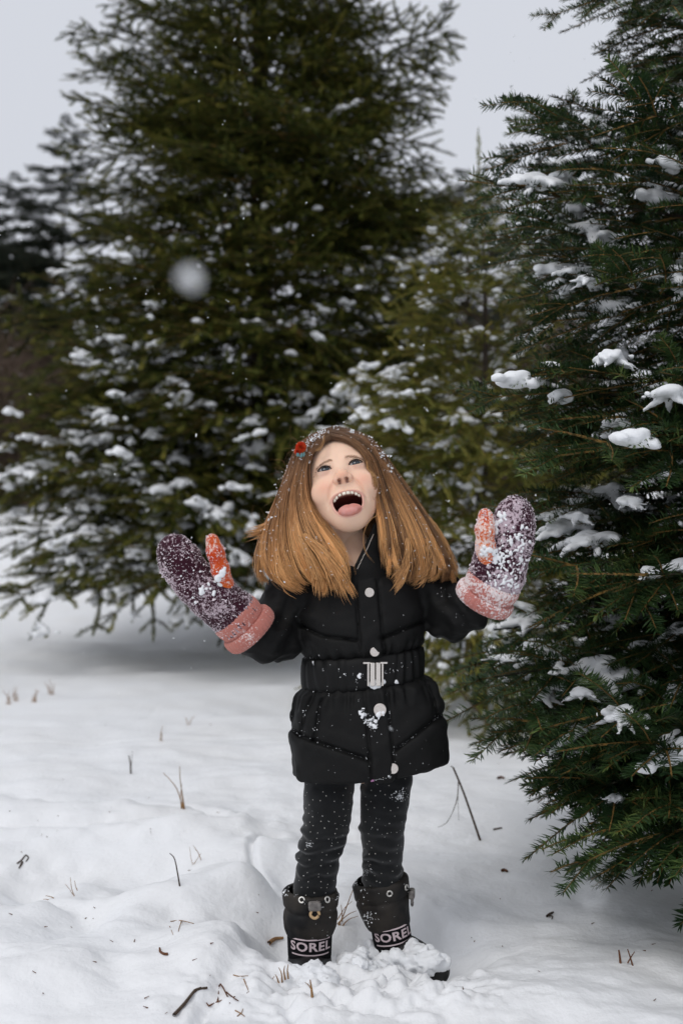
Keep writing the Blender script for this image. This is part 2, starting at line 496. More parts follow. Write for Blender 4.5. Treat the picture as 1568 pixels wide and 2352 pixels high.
def needles_on(tw, seed, style, per_m, ln, wd):
    rng = np.random.default_rng(seed + 999)
    Bs, Ds, Ws, Ts, Ls = [], [], [], [], []
    for pts, r0, r1, lev in tw:
        seg = np.linalg.norm(np.diff(pts, axis=0), axis=1); l = seg.sum()
        t0 = 0.35 if lev == 0 else (0.10 if lev == 1 else 0.0)
        m = max(6, int(l * (1 - t0) * per_m))
        t = t0 + (1 - t0) * (np.arange(m) + rng.random(m) * 0.8) / m
        cum = np.concatenate([[0], np.cumsum(seg)]) / l
        p = np.stack([np.interp(t, cum, pts[:, i]) for i in range(3)], 1)
        tg = np.stack([np.interp(t, (cum[1:] + cum[:-1]) / 2, np.diff(pts[:, i]) / seg) for i in range(3)], 1)
        tg /= np.linalg.norm(tg, axis=1)[:, None]
        u = np.array([0, 0, 1.0]) - tg * tg[:, 2:3]; u /= np.linalg.norm(u, axis=1)[:, None] + 1e-9
        sd = np.cross(tg, u)
        if style == 'fir':
            a = np.where(rng.random(m) < 0.5, 1, -1) * np.radians(np.where(rng.random(m) < 0.75, rng.normal(86, 16, m), rng.normal(45, 18, m)))
            al = np.radians(rng.normal(62, 8, m))
        else:
            a = rng.uniform(0, 2 * math.pi, m); al = np.radians(rng.normal(52, 10, m))
        al = al * np.where(t > 0.93, 0.55, 1.0)
        d = tg * np.cos(al)[:, None] + (u * np.cos(a)[:, None] + sd * np.sin(a)[:, None]) * np.sin(al)[:, None]
        L_ = ln * rng.uniform(0.75, 1.1, m) * np.clip(0.55 + 4 * (1 - t), 0.55, 1)
        w = np.cross(d, u); w /= np.linalg.norm(w, axis=1)[:, None] + 1e-9
        ti = np.clip(rng.normal(0.38 + 0.10 * lev, 0.13) + rng.normal(0, 0.10, m) + 0.18 * (t > 0.6), 0, 1)
        Bs.append(p); Ds.append(d * L_[:, None]); Ws.append(w * wd); Ts.append(ti)
    B, D, W, T = map(np.concatenate, (Bs, Ds, Ws, Ts))
    N = len(B)
    sag = np.array([0, 0, -0.04 * ln])
    v = np.stack([B - W*0.35, B + W*0.35, B + D*0.55 + W*0.5, B + D*0.55 - W*0.5, B + D + sag], 1).reshape(-1, 3)
    i = np.arange(N)[:, None] * 5
    return v, i + np.array([[0, 1, 2, 3]]), i + np.array([[3, 2, 4]]), np.repeat(T, 5)

def snow_on(tw, seed, amount, reach, rad, h, outer=0.25):
    """snow caught on the upper side: round a few spots it covers every twig within reach, thinning outwards into fingers"""
    rng = np.random.default_rng(seed + 31)
    pool, lev = [], []
    for pts, r0, r1, lv in tw:
        n = max(2, int(np.linalg.norm(pts[-1] - pts[0]) / (rad * 0.7)))
        tt = np.linspace(0, len(pts) - 1.001, n); i = tt.astype(int); f = (tt - i)[:, None]
        pool.append(pts[i] * (1 - f) + pts[i + 1] * f)
    pool = np.concatenate(pool); cen = pool[pool[:, 0] > outer * pool[:, 0].max()]; pool = pool[pool[:, 0] > 0.2 * pool[:, 0].max()]
    cs, rs = [], []
    for _ in range(amount):
        c = cen[rng.integers(len(cen))]; R = reach * rng.uniform(0.35, 1.0); st = np.array([rng.uniform(1.0, 2.0), 1.0, 1.0]); an = rng.uniform(-0.9, 0.9)
        dl = pool - c; dl = np.stack([dl[:, 0] * math.cos(an) + dl[:, 1] * math.sin(an), -dl[:, 0] * math.sin(an) + dl[:, 1] * math.cos(an), dl[:, 2]], 1) / st
        q = np.linalg.norm(dl, axis=1) / R
        for _k in range(7):
            o = rng.normal(0, 0.34, 3) * R * [1, 1, 0]; r = rad * rng.uniform(0.7, 1.25) * (0.5 + 0.6 * R / reach)
            cs.append(c + o + [0, 0, r * 0.5]); rs.append(r)
        for k in np.where(q < 1)[0]:
            if rng.random() < 0.25 * q[k]: continue
            r = rad * (1.15 - 0.75 * q[k]) * rng.uniform(0.75, 1.15) * min(1.0, 0.6 + R / reach * 0.6)
            cs.append(pool[k] + np.array([rng.normal(0, 0.2 * r), rng.normal(0, 0.2 * r), r * 0.45 + 0.002 + 0.14 * R * (1 - q[k])**1.5])); rs.append(r)
    return lumps(cs, rs, h, 0.75, seed, 1.6, 1.25)

def bough_proto(L, seed, style, m_needle, per_m, ln, wd, snow=None, split=False):
    tw = grow_bough(L, seed, style)
    wv, wf = tubes([t[0] for t in tw], [np.linspace(t[1], t[2], len(t[0])) for t in tw], 3)
    old = np.concatenate([np.full((len(t[0]) - 1) * 3, 2 if t[3] == 0 else 0) for t in tw])
    nv, nq, nt_, tint = needles_on(tw, seed, style, per_m, ln, wd)
    b = len(wv)
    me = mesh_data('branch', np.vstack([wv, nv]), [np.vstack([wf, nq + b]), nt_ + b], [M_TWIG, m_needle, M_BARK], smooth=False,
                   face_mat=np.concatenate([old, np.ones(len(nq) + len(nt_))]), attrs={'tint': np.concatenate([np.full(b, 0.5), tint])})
    out = {'me': me, 'L': L, 'tip': tw[0][0][-1], 'snow': []}
    for k, (am, reach, rad, h) in enumerate(snow or []):
        v, f = snow_on(tw, seed + 7 * k, am, reach, rad, h, 0.55 if split else 0.25)
        out['snow'].append([mesh_data('snow_pad', *c, [M_SNOW]) for c in (islands(v, f) if split else [(v, f)])])
    return out

def put_bough(tree, proto, base, phi, elev, roll, sc, snow=None):
    o = bpy.data.objects.new('branch', proto['me']); COL.objects.link(o)
    o.parent = tree; o.location = base; o.rotation_euler = (roll, -elev, phi); o.scale = (sc, sc, sc)
    if snow is not None and proto['snow']:
        pads = proto['snow'][snow % len(proto['snow'])]
        for m in pads:
            s = bpy.data.objects.new('snow_pad', m); COL.objects.link(s); s.parent = o
            if len(pads) == 1: s['kind'] = 'stuff'
    return o

def trunk(tree, H, r, seed):
    rng = np.random.default_rng(seed)
    k = 14; z = np.linspace(-0.15, H, k)
    pts = np.stack([0.02 * np.cumsum(rng.normal(0, 0.4, k)), 0.02 * np.cumsum(rng.normal(0, 0.4, k)), z], 1); pts -= [*pts[0, :2], 0]
    v, f = tubes([pts], [r * (1 - z.clip(0) / H * 0.93)], 10)
    o = bpy.data.objects.new('trunk', mesh_data('trunk', v, f, [M_BARK])); COL.objects.link(o); o.parent = tree
    return o

def aim(tree_loc, zb, tip):
    """base point on the trunk, bearing, elevation and length so that a bough reaches tip"""
    b = np.array([tree_loc[0], tree_loc[1], zb]); d = np.asarray(tip) - b
    return (0, 0, zb - tree_loc[2]), math.atan2(d[1], d[0]), math.atan2(d[2], math.hypot(d[0], d[1])), float(np.linalg.norm(d))

if BUILD_TREES:
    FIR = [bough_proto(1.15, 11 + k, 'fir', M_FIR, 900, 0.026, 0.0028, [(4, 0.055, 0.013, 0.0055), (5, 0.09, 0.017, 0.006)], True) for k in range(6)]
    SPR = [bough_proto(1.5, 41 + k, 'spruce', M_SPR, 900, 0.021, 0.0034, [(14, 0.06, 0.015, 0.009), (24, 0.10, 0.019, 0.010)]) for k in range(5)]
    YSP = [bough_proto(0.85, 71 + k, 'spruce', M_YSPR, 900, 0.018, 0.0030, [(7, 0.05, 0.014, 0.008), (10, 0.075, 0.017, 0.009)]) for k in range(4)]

    # --- the near fir at the right edge
    rng = np.random.default_rng(5)
    fx, fy = 1.66, 3.05
    fir = empty('fir_tree', (fx, fy, gz(fx, fy)))
    tag(fir, 'dark green fir with snow pads at the right edge, nearest tree to the child', 'tree')
    trunk(fir, 4.6, 0.075, 3)
    FR = lambda z: 1.36 * (0.70 + 0.30 * min(1, z / 1.1)) * max(0.05, 1 - z / 4.9) ** 0.75 * (1 - 0.16 * min(1, max(0, z - 1.5)))
    def put_to(tree, loc, protos, tip, zb, roll=0.0, snow=None):
        b, phi, el, l = aim(loc, zb, tip)
        p = protos[rng.integers(len(protos))]
        t = p['tip']; e0 = math.atan2(t[2], t[0]); l0 = math.hypot(t[0], t[2])
        return put_bough(tree, p, b, phi, el - e0, roll, l / l0, snow)
    HERO = [(1165, 318, 3.05, 1.75, 1), (1240, 272, 3.10, 1.85, 0), (1155, 412, 2.85, 1.55, 1), (1165, 505, 2.95, 1.5, 1), (1410, 66, 3.0, 2.25, None), (1450, 130, 2.9, 2.2, None),
            (1465, 225, 2.55, 2.0, 0), (1330, 5, 2.95, 2.5, None), (1250, 560, 2.9, 1.5, 1), (1245, 662, 2.85, 1.45, 1), (1300, 650, 2.6, 1.4, 1), (1205, 855, 2.60, 1.25, 1), (1205, 905, 2.62, 1.1, 0),
            (1420, 850, 2.35, 1.2, 1), (1432, 955, 2.30, 1.15, 1), (1470, 1035, 2.2, 1.1, 0), (1195, 1130, 2.85, 0.95, 1), (1225, 1190, 2.7, 0.9, 1), (1240, 1260, 2.6, 0.85, 1), (1390, 1330, 2.3, 0.95, 0),
            (1480, 1320, 2.2, 0.95, 0), (1112, 1548, 2.62, 0.80, 1), (1255, 1672, 2.42, 0.72, 0), (1280, 1720, 2.40, 0.7, 0), (1345, 1800, 2.35, 0.66, 0), (1385, 1850, 2.30, 0.68, 0),
            (1430, 1915, 2.22, 0.64, None), (1485, 1935, 2.15, 0.64, None), (1545, 1900, 2.18, 0.62, None), (1420, 1650, 2.2, 0.85, 1), (1500, 1740, 2.1, 0.8, 0), (1130, 1440, 2.9, 0.75, 1), (1300, 1560, 2.5, 0.75, 1)]
    for px, py, Y, zb, sn in HERO:
        put_to(fir, (fx, fy, fir.location.z), FIR, P(px, py, Y), zb, rng.uniform(-0.3, 0.3), sn)
    zs = np.concatenate([np.linspace(0.5, 3.0, 90), np.linspace(3.0, 4.4, 16)])
    for k, z in enumerate(zs):
        phi = k * 2.399 + rng.uniform(-0.3, 0.3)
        r = FR(z) * rng.uniform(0.72, 1.0)
        if z < 1.1: r *= 0.66 if math.cos(phi) < -0.25 else 0.8
        el = math.radians(rng.normal(-6 + 5.5 * z, 7))
        put_bough(fir, FIR[rng.integers(6)], (0, 0, z - fir.location.z + 0.05), phi, el, rng.uniform(-0.35, 0.35), r / 1.12, None if rng.random() < 0.42 else int(rng.random() < 0.4))

    # the heavier loads that lie near the tips of its foremost boughs
    def load(px, py, Y, w, seed):
        rg = np.random.default_rng(seed); c = P(px, py, Y); cs, rs = [], []
        an = rg.uniform(-0.5, 0.5)
        for _ in range(34):
            u, t = rg.normal(0, 0.42) * w, rg.normal(0, 0.26) * w
            cs.append(c + [u * math.cos(an) - t * math.sin(an), u * math.sin(an) + t * math.cos(an), 0.10 * w - 0.25 * abs(u) + rg.normal(0, 0.05) * w]); rs.append(w * rg.uniform(0.16, 0.30) * max(0.4, 1 - 0.6 * abs(u) / w))
        for _ in range(5):          # fingers along the twigs
            a = rg.uniform(0, 6.28)
            for k in range(5): cs.append(c + np.array([math.cos(a), math.sin(a), -0.45]) * w * (0.4 + 0.16 * k)); rs.append(w * (0.17 - 0.02 * k))
        v, f = lumps(cs, rs, 0.0055, 0.6, seed, 1.35, 1.2); v = relax(v, f, 1, 0.5)
        o = bpy.data.objects.new('snow_pad', mesh_data('snow_pad', v - np.array(fir.location), f, [M_SNOW])); COL.objects.link(o); o.parent = fir
    for k, a in enumerate([(1430, 1640, 2.24, .055), (1405, 822, 2.40, .05), (1535, 905, 2.24, .06), (1350, 642, 2.66, .045), (1275, 657, 2.88, .04), (1245, 1596, 2.55, .045), (1335, 1592, 2.42, .04), (1412, 1832, 2.32, .028), (1290, 408, 2.98, .055), (1320, 1185, 2.55, .04), (1440, 1150, 2.35, .04), (1275, 530, 2.92, .05)]): load(*a, 200 + k)

    # --- the tall spruce behind the child
    rng = np.random.default_rng(8)
    sx, sy = -0.54, 7.6
    spruce = empty('spruce_tree', (sx, sy, gz(sx, sy)))
    tag(spruce, 'tall broad spruce behind the child, its top beyond the picture', 'tree')
    trunk(spruce, 7.6, 0.11, 4)
    SR = lambda z: float(np.interp(z, [0.2, 0.9, 1.8, 3.0, 4.2, 5.2, 6.4, 7.6], [1.55, 1.80, 1.68, 1.22, 0.84, 0.6, 0.36, 0.08]))
    zs = np.concatenate([np.linspace(0.84, 4.7, 210), np.linspace(4.7, 7.4, 45)])
    for k, z in enumerate(zs):
        phi = k * 2.399 + rng.uniform(-0.3, 0.3)
        r = SR(z) * rng.uniform(0.68, 1.06)
        el = math.radians(rng.normal(-9 + 8.5 * z, 9))
        left = math.cos(phi) < 0.1
        pr = 0.75 if z < 1.9 else (0.32 if z < 3.2 else 0.16)
        sn = None if rng.random() > pr else int(rng.random() < (0.85 if z < 1.8 and left else 0.15))
        put_bough(spruce, SPR[rng.integers(5)], (0, 0, z + 0.15 - spruce.location.z), phi, el, rng.uniform(-0.4, 0.4), r / 1.45, sn)
    for px, py, Y, zb, sn in [(185, 62, 7.0, 3.75, 0), (180, 125, 7.0, 3.55, None), (272, 5, 7.0, 4.1, None), (180, 228, 7.0, 3.3, None), (165, 300, 6.9, 3.05, 0), (1028, 55, 7.2, 3.9, None), (1030, 100, 7.1, 3.7, None), (995, 155, 7.0, 3.5, None),
                          (990, 210, 7.0, 3.35, None), (985, 290, 6.8, 3.1, None), (450, 205, 6.2, 3.0, None), (550, 145, 6.2, 3.2, None), (700, 240, 6.1, 3.0, None), (0, 1372, 6.3, 0.9, 1), (215, 1360, 6.3, 0.9, 1), (-60, 1020, 7.2, 1.3, 1), (-80, 1130, 7.0, 1.1, 1), (10, 1230, 6.7, 1.0, 1), (120, 1000, 6.6, 1.4, 1), (130, 1290, 6.3, 0.95, 1), (560, 1330, 5.9, 0.9, 1), (100, 1150, 6.6, 1.05, 1),
                          (60, 1080, 6.7, 1.1, 1), (380, 1345, 5.9, 0.9, 1), (450, 1350, 5.8, 0.85, 1), (20, 960, 6.9, 1.4, 1), (300, 1260, 6.0, 0.9, 1), (470, 1190, 5.9, 1.1, 1), (530, 950, 5.9, 1.6, 0), (690, 745, 5.9, 2.1, 0), (490, 760, 5.9, 2.1, 0), (190, 840, 6.3, 1.8, 1)]:
        put_to(spruce, (sx, sy, spruce.location.z), SPR, P(px, py, Y), zb, rng.uniform(-0.3, 0.3), sn)

    # --- the young yellow-green spruce between them
    rng = np.random.default_rng(12)
    yx, yy = float(P(1098, 0, 5.1)[0]), 5.1
    young = empty('young_spruce', (yx, yy, gz(yx, yy)))
    tag(young, 'young yellow-green spruce with an upright leader and snow on its tiers', 'tree')
    trunk(young, 2.3, 0.035, 6)
    YR = lambda z: float(np.interp(z, [0.2, 0.7, 1.3, 1.9, 2.3, 2.6], [0.82, 0.86, 0.66, 0.42, 0.2, 0.06]))
    for k, z in enumerate(np.linspace(0.3, 2.3, 85)):
        phi = k * 2.399 + rng.uniform(-0.3, 0.3)
        el = math.radians(rng.normal(-8 + 14 * z, 8))
        put_bough(young, YSP[rng.integers(4)], (0, 0, z - young.location.z), phi, el, rng.uniform(-0.4, 0.4), YR(z) * rng.uniform(0.7, 1.08) / 0.83, None if rng.random() < 0.30 else int(rng.random() < 0.5))
    for px, py, Y, zb, sn in [(975, 1500, 4.5, 0.62, 1), (1000, 1570, 4.35, 0.55, 1), (1060, 1590, 4.3, 0.5, 0), (1130, 1500, 4.3, 0.6, 1), (1180, 1440, 4.4, 0.7, 1), (920, 1380, 4.7, 0.8, 1), (850, 950, 4.6, 1.5, 1), (900, 1100, 4.5, 1.2, 1), (1000, 1000, 4.4, 1.4, 1), (1180, 1080, 4.4, 1.3, 1), (1230, 980, 4.6, 1.4, 1), (1200, 620, 4.9, 1.9, 1), (1000, 510, 4.9, 2.1, 1), (1040, 640, 4.7, 1.9, 0)]:
        put_to(young, (yx, yy, young.location.z), YSP, P(px, py, Y), zb, rng.uniform(-0.3, 0.3), sn)
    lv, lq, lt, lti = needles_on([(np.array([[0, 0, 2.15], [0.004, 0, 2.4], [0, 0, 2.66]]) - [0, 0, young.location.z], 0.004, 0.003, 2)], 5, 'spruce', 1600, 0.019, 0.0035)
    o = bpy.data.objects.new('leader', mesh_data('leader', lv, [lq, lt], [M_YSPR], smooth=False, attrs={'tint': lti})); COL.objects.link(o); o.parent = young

    # --- spruces further off at the left and in the gap: same growth, coarser
    FARB = [bough_proto(1.5, 91 + k, 'spruce', M_FAR, 300, 0.045, 0.012, [(10, 0.13, 0.04, 0.022)]) for k in range(3)]
    def mid_tree(name, label, px, Y, H, R, n, snowp, seed, protos=None, group=None):
        rng = np.random.default_rng(seed)
        x = float(P(px, 0, Y)[0]); t = empty(name, (x, Y, gz(x, Y)))
        tag(t, label, 'tree', group or ('spruces beyond the clearing' if name == 'far_spruce' else None)); trunk(t, H * 0.9, 0.012 * H, seed)
        pr = protos or FARB
        for k, z in enumerate(np.linspace(0.06, 0.97, n) * H):
            r = R * (1 - z / H) ** 0.8 * rng.uniform(0.75, 1.08) + 0.16
            put_bough(t, pr[rng.integers(len(pr))], (0, 0, z), k * 2.399 + rng.uniform(-.3, .3), math.radians(rng.normal(-12 + 30 * z / H, 8)), rng.uniform(-.4, .4), r / pr[0]['L'], None if rng.random() > snowp else 0)
        return t
    mid_tree('snowy_spruce', 'low snow-laden spruce cut off by the left edge', -60, 13.5, 2.7, 1.35, 60, 0.9, 21, SPR)
    mid_tree('far_spruce', 'blurred grey-green spruce top left of the tall spruce, the highest there', 150, 16.5, 5.4, 1.7, 80, 0.1, 22)
    mid_tree('far_spruce', 'blurred dark spruce tip low at the far left edge', 35, 18.0, 5.0, 2.0, 80, 0.1, 23)
    mid_tree('far_spruce', 'blurred brownish spruce top behind the leader of the young spruce', 1078, 14.0, 4.1, 1.25, 70, 0.15, 24)
    mid_tree('far_spruce', 'hazy spruce glimpsed between the young spruce and the near fir', 1235, 17.0, 3.4, 2.0, 70, 0.2, 25)
    mid_tree('far_spruce', 'low hazy spruce glimpsed right beside the tall spruce', 985, 19.0, 5.0, 1.7, 70, 0.2, 26)
    mid_tree('far_spruce', 'broad grey-green spruce low behind the left edge shrubs', -60, 15.0, 3.9, 2.3, 80, 0.15, 27)

    # --- bare brown shrubs far left and in the gap
    M_BROWN = mat('bare_twig', (0.085, 0.058, 0.042), 0.9, 0.1, noise=(8, (0.13, 0.10, 0.08), 0.6))
    def shrub(label, px, Y, H, R, seed):
        rng = np.random.default_rng(seed); x = float(P(px, 0, Y)[0])
        L_, r_ = [], []
        for _ in range(34):
            a = rng.uniform(0, 6.28); top = np.array([math.cos(a), math.sin(a), 0]) * R * rng.uniform(0.2, 1) + [0, 0, H * rng.uniform(0.55, 1)]
            st = crom([rng.normal(0, 0.12, 3) * [1, 1, 0], top * [0.35, 0.35, 0.5] + rng.normal(0, 0.08, 3), top], 7); L_.append(st); r_.append(np.linspace(0.018, 0.005, 7))
            for _ in range(16):
                b = st[rng.integers(2, 7)]; e = b + rng.normal(0, 1, 3) * 0.28 + [0, 0, 0.22]; L_.append(crom([b, (b + e) / 2 + rng.normal(0, .04, 3), e], 4)); r_.append(np.linspace(0.007, 0.003, 4))
                for _ in range(3):
                    e2 = e + rng.normal(0, 1, 3) * 0.14; L_.append(np.array([(b + e) / 2, e2])); r_.append(np.array([0.004, 0.002]))
        v, f = tubes(L_, r_, 3)
        t = empty('bare_shrub', (x, Y, gz(x, Y))); tag(t, label, 'shrub', 'bare shrubs beyond the clearing')
        o = bpy.data.objects.new('stems', mesh_data('stems', v, f, [M_BROWN])); COL.objects.link(o); o.parent = t
    shrub('bare brown shrub beside the left edge of the tall spruce', 40, 13.0, 1.7, 0.9, 51)
    shrub('bare brown shrub at the far left edge', -30, 13.5, 1.8, 1.0, 52)
    shrub('bare greyish shrub seen between the young spruce and the near fir', 1230, 11.5, 2.2, 0.8, 53)

# ------------------------------------------------------------------ the child
KPX = 2.30 / FPX      # metres per picture unit at the child's plane
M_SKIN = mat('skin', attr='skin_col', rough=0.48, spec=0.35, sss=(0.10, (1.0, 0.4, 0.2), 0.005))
M_MOUTH = mat('mouth_inside', (0.10, 0.018, 0.016), 0.4, 0.5)
M_TONGUE = mat('tongue', (0.66, 0.25, 0.20), 0.4, 0.4, noise=(90, (0.66, 0.33, 0.30), 0.8))
M_TOOTH = mat('tooth', (0.80, 0.74, 0.63), 0.25, 0.5)
M_GUM = mat('gum', (0.58, 0.22, 0.20), 0.35, 0.5)
M_LASH = mat('lash', (0.012, 0.009, 0.008), 0.6, 0.2)
M_BROW = mat('brow_hair', (0.50, 0.31, 0.20), 0.7, 0.2)
M_HAIR = mat('hair', attr='hair_col', rough=0.42, spec=0.35)
M_COAT = mat('coat_cloth', (0.0055, 0.0055, 0.0055), 0.68, 0.18, noise=(9, (0.008, 0.008, 0.0078), 0.8), bump=(420, 0.10, 0.001))
M_BELT = mat('belt_cloth', (0.0055, 0.0055, 0.0055), 0.6, 0.2, bump=(300, 0.1, 0.001))
M_LINING = mat('lining', (0.42, 0.20, 0.36), 0.8, 0.2)
M_BUTTON = mat('snap_metal', (0.62, 0.55, 0.50), 0.38, 0.5, metal=0.55, noise=(500, (0.75, 0.74, 0.72), 0.6))
M_STEEL = mat('buckle_metal', (0.72, 0.67, 0.62), 0.22, 0.5, metal=0.95)
M_LEG = mat('velvet', (0.0055, 0.0062, 0.0068), 0.85, 0.15, sheen=0.22, noise=(25, (0.010, 0.011, 0.012), 0.8))
M_DOT = mat('printed_dot', (0.42, 0.41, 0.39), 0.7, 0.2)
M_NYLON = mat('boot_nylon', (0.008, 0.008, 0.0085), 0.6, 0.2, noise=(18, (0.06, 0.05, 0.04), 0.5, 6), bump=(60, 0.3, 0.003))
M_KNIT = mat('boot_knit', (0.008, 0.008, 0.009), 0.9, 0.1, bump=(350, 0.4, 0.002))
M_PRINT = mat('boot_letter', (0.58, 0.48, 0.50), 0.8, 0.1)
M_RUBBER = mat('boot_rubber', (0.009, 0.009, 0.009), 0.5, 0.3)
M_RING = mat('eyelet_metal', (0.72, 0.70, 0.66), 0.3, 0.5, metal=0.7)
M_LOCK = mat('cord_lock', (0.10, 0.09, 0.085), 0.45, 0.4, noise=(80, (0.30, 0.28, 0.26), 0.6))
M_TAN = mat('worn_tab', (0.52, 0.36, 0.20), 0.7, 0.2)
def wool_mat(name, a, b, frost, amount, scale):
    """knitted wool with frost caught in it: colour, second colour, snow colour"""
    m = mat(name, a, 0.95, 0.05, noise=(14, b, 0.8), sheen=0.2)
    N, Lk = m.node_tree.nodes, m.node_tree.links
    bs = N['Principled BSDF']; src = bs.inputs['Base Color'].links[0].from_socket
    tc = N.new('ShaderNodeTexCoord')
    t1 = N.new('ShaderNodeTexNoise'); t1.inputs['Scale'].default_value = scale; t1.inputs['Detail'].default_value = 6; t1.inputs['Roughness'].default_value = 0.72
    t2 = N.new('ShaderNodeTexNoise'); t2.inputs['Scale'].default_value = 22; t2.inputs['Detail'].default_value = 2
    Lk.new(tc.outputs['Object'], t1.inputs['Vector']); Lk.new(tc.outputs['Object'], t2.inputs['Vector'])
    ad = N.new('ShaderNodeMath'); ad.operation = 'MULTIPLY_ADD'; ad.inputs[1].default_value = 0.55
    Lk.new(t2.outputs['Fac'], ad.inputs[0]); Lk.new(t1.outputs['Fac'], ad.inputs[2])
    mr = N.new('ShaderNodeMapRange'); mr.inputs['From Min'].default_value = 0.90 - amount; mr.inputs['From Max'].default_value = 0.98 - amount
    Lk.new(ad.outputs[0], mr.inputs['Value'])
    mx = N.new('ShaderNodeMix'); mx.data_type = 'RGBA'; mx.inputs['B'].default_value = (*frost, 1)
    Lk.new(mr.outputs['Result'], mx.inputs['Factor']); Lk.new(src, mx.inputs['A']); Lk.new(mx.outputs['Result'], bs.inputs['Base Color'])
    bp = N.new('ShaderNodeBump'); bp.inputs['Strength'].default_value = 0.7; bp.inputs['Distance'].default_value = 0.003
    Lk.new(ad.outputs[0], bp.inputs['Height']); Lk.new(bp.outputs['Normal'], bs.inputs['Normal'])
    return m
M_WOOLL = wool_mat('burgundy_wool', (0.028, 0.006, 0.012), (0.055, 0.012, 0.026), (0.50, 0.40, 0.44), 0.105, 190)
M_WOOLR = wool_mat('frosted_burgundy_wool', (0.030, 0.006, 0.014), (0.060, 0.014, 0.030), (0.54, 0.43, 0.48), 0.14, 150)
M_THUMBL = wool_mat('red_orange_wool', (0.56, 0.055, 0.012), (0.80, 0.20, 0.035), (0.82, 0.60, 0.52), 0.08, 190)
M_THUMBR = wool_mat('frosted_orange_wool', (0.62, 0.085, 0.02), (0.80, 0.24, 0.06), (0.84, 0.66, 0.60), 0.17, 190)
M_CUFFL = wool_mat('rose_knit', (0.52, 0.205, 0.165), (0.44, 0.15, 0.12), (0.80, 0.66, 0.64), 0.02, 220)
M_CUFFR = wool_mat('frosted_rose_knit', (0.54, 0.215, 0.185), (0.46, 0.16, 0.13), (0.82, 0.72, 0.71), 0.15, 200)

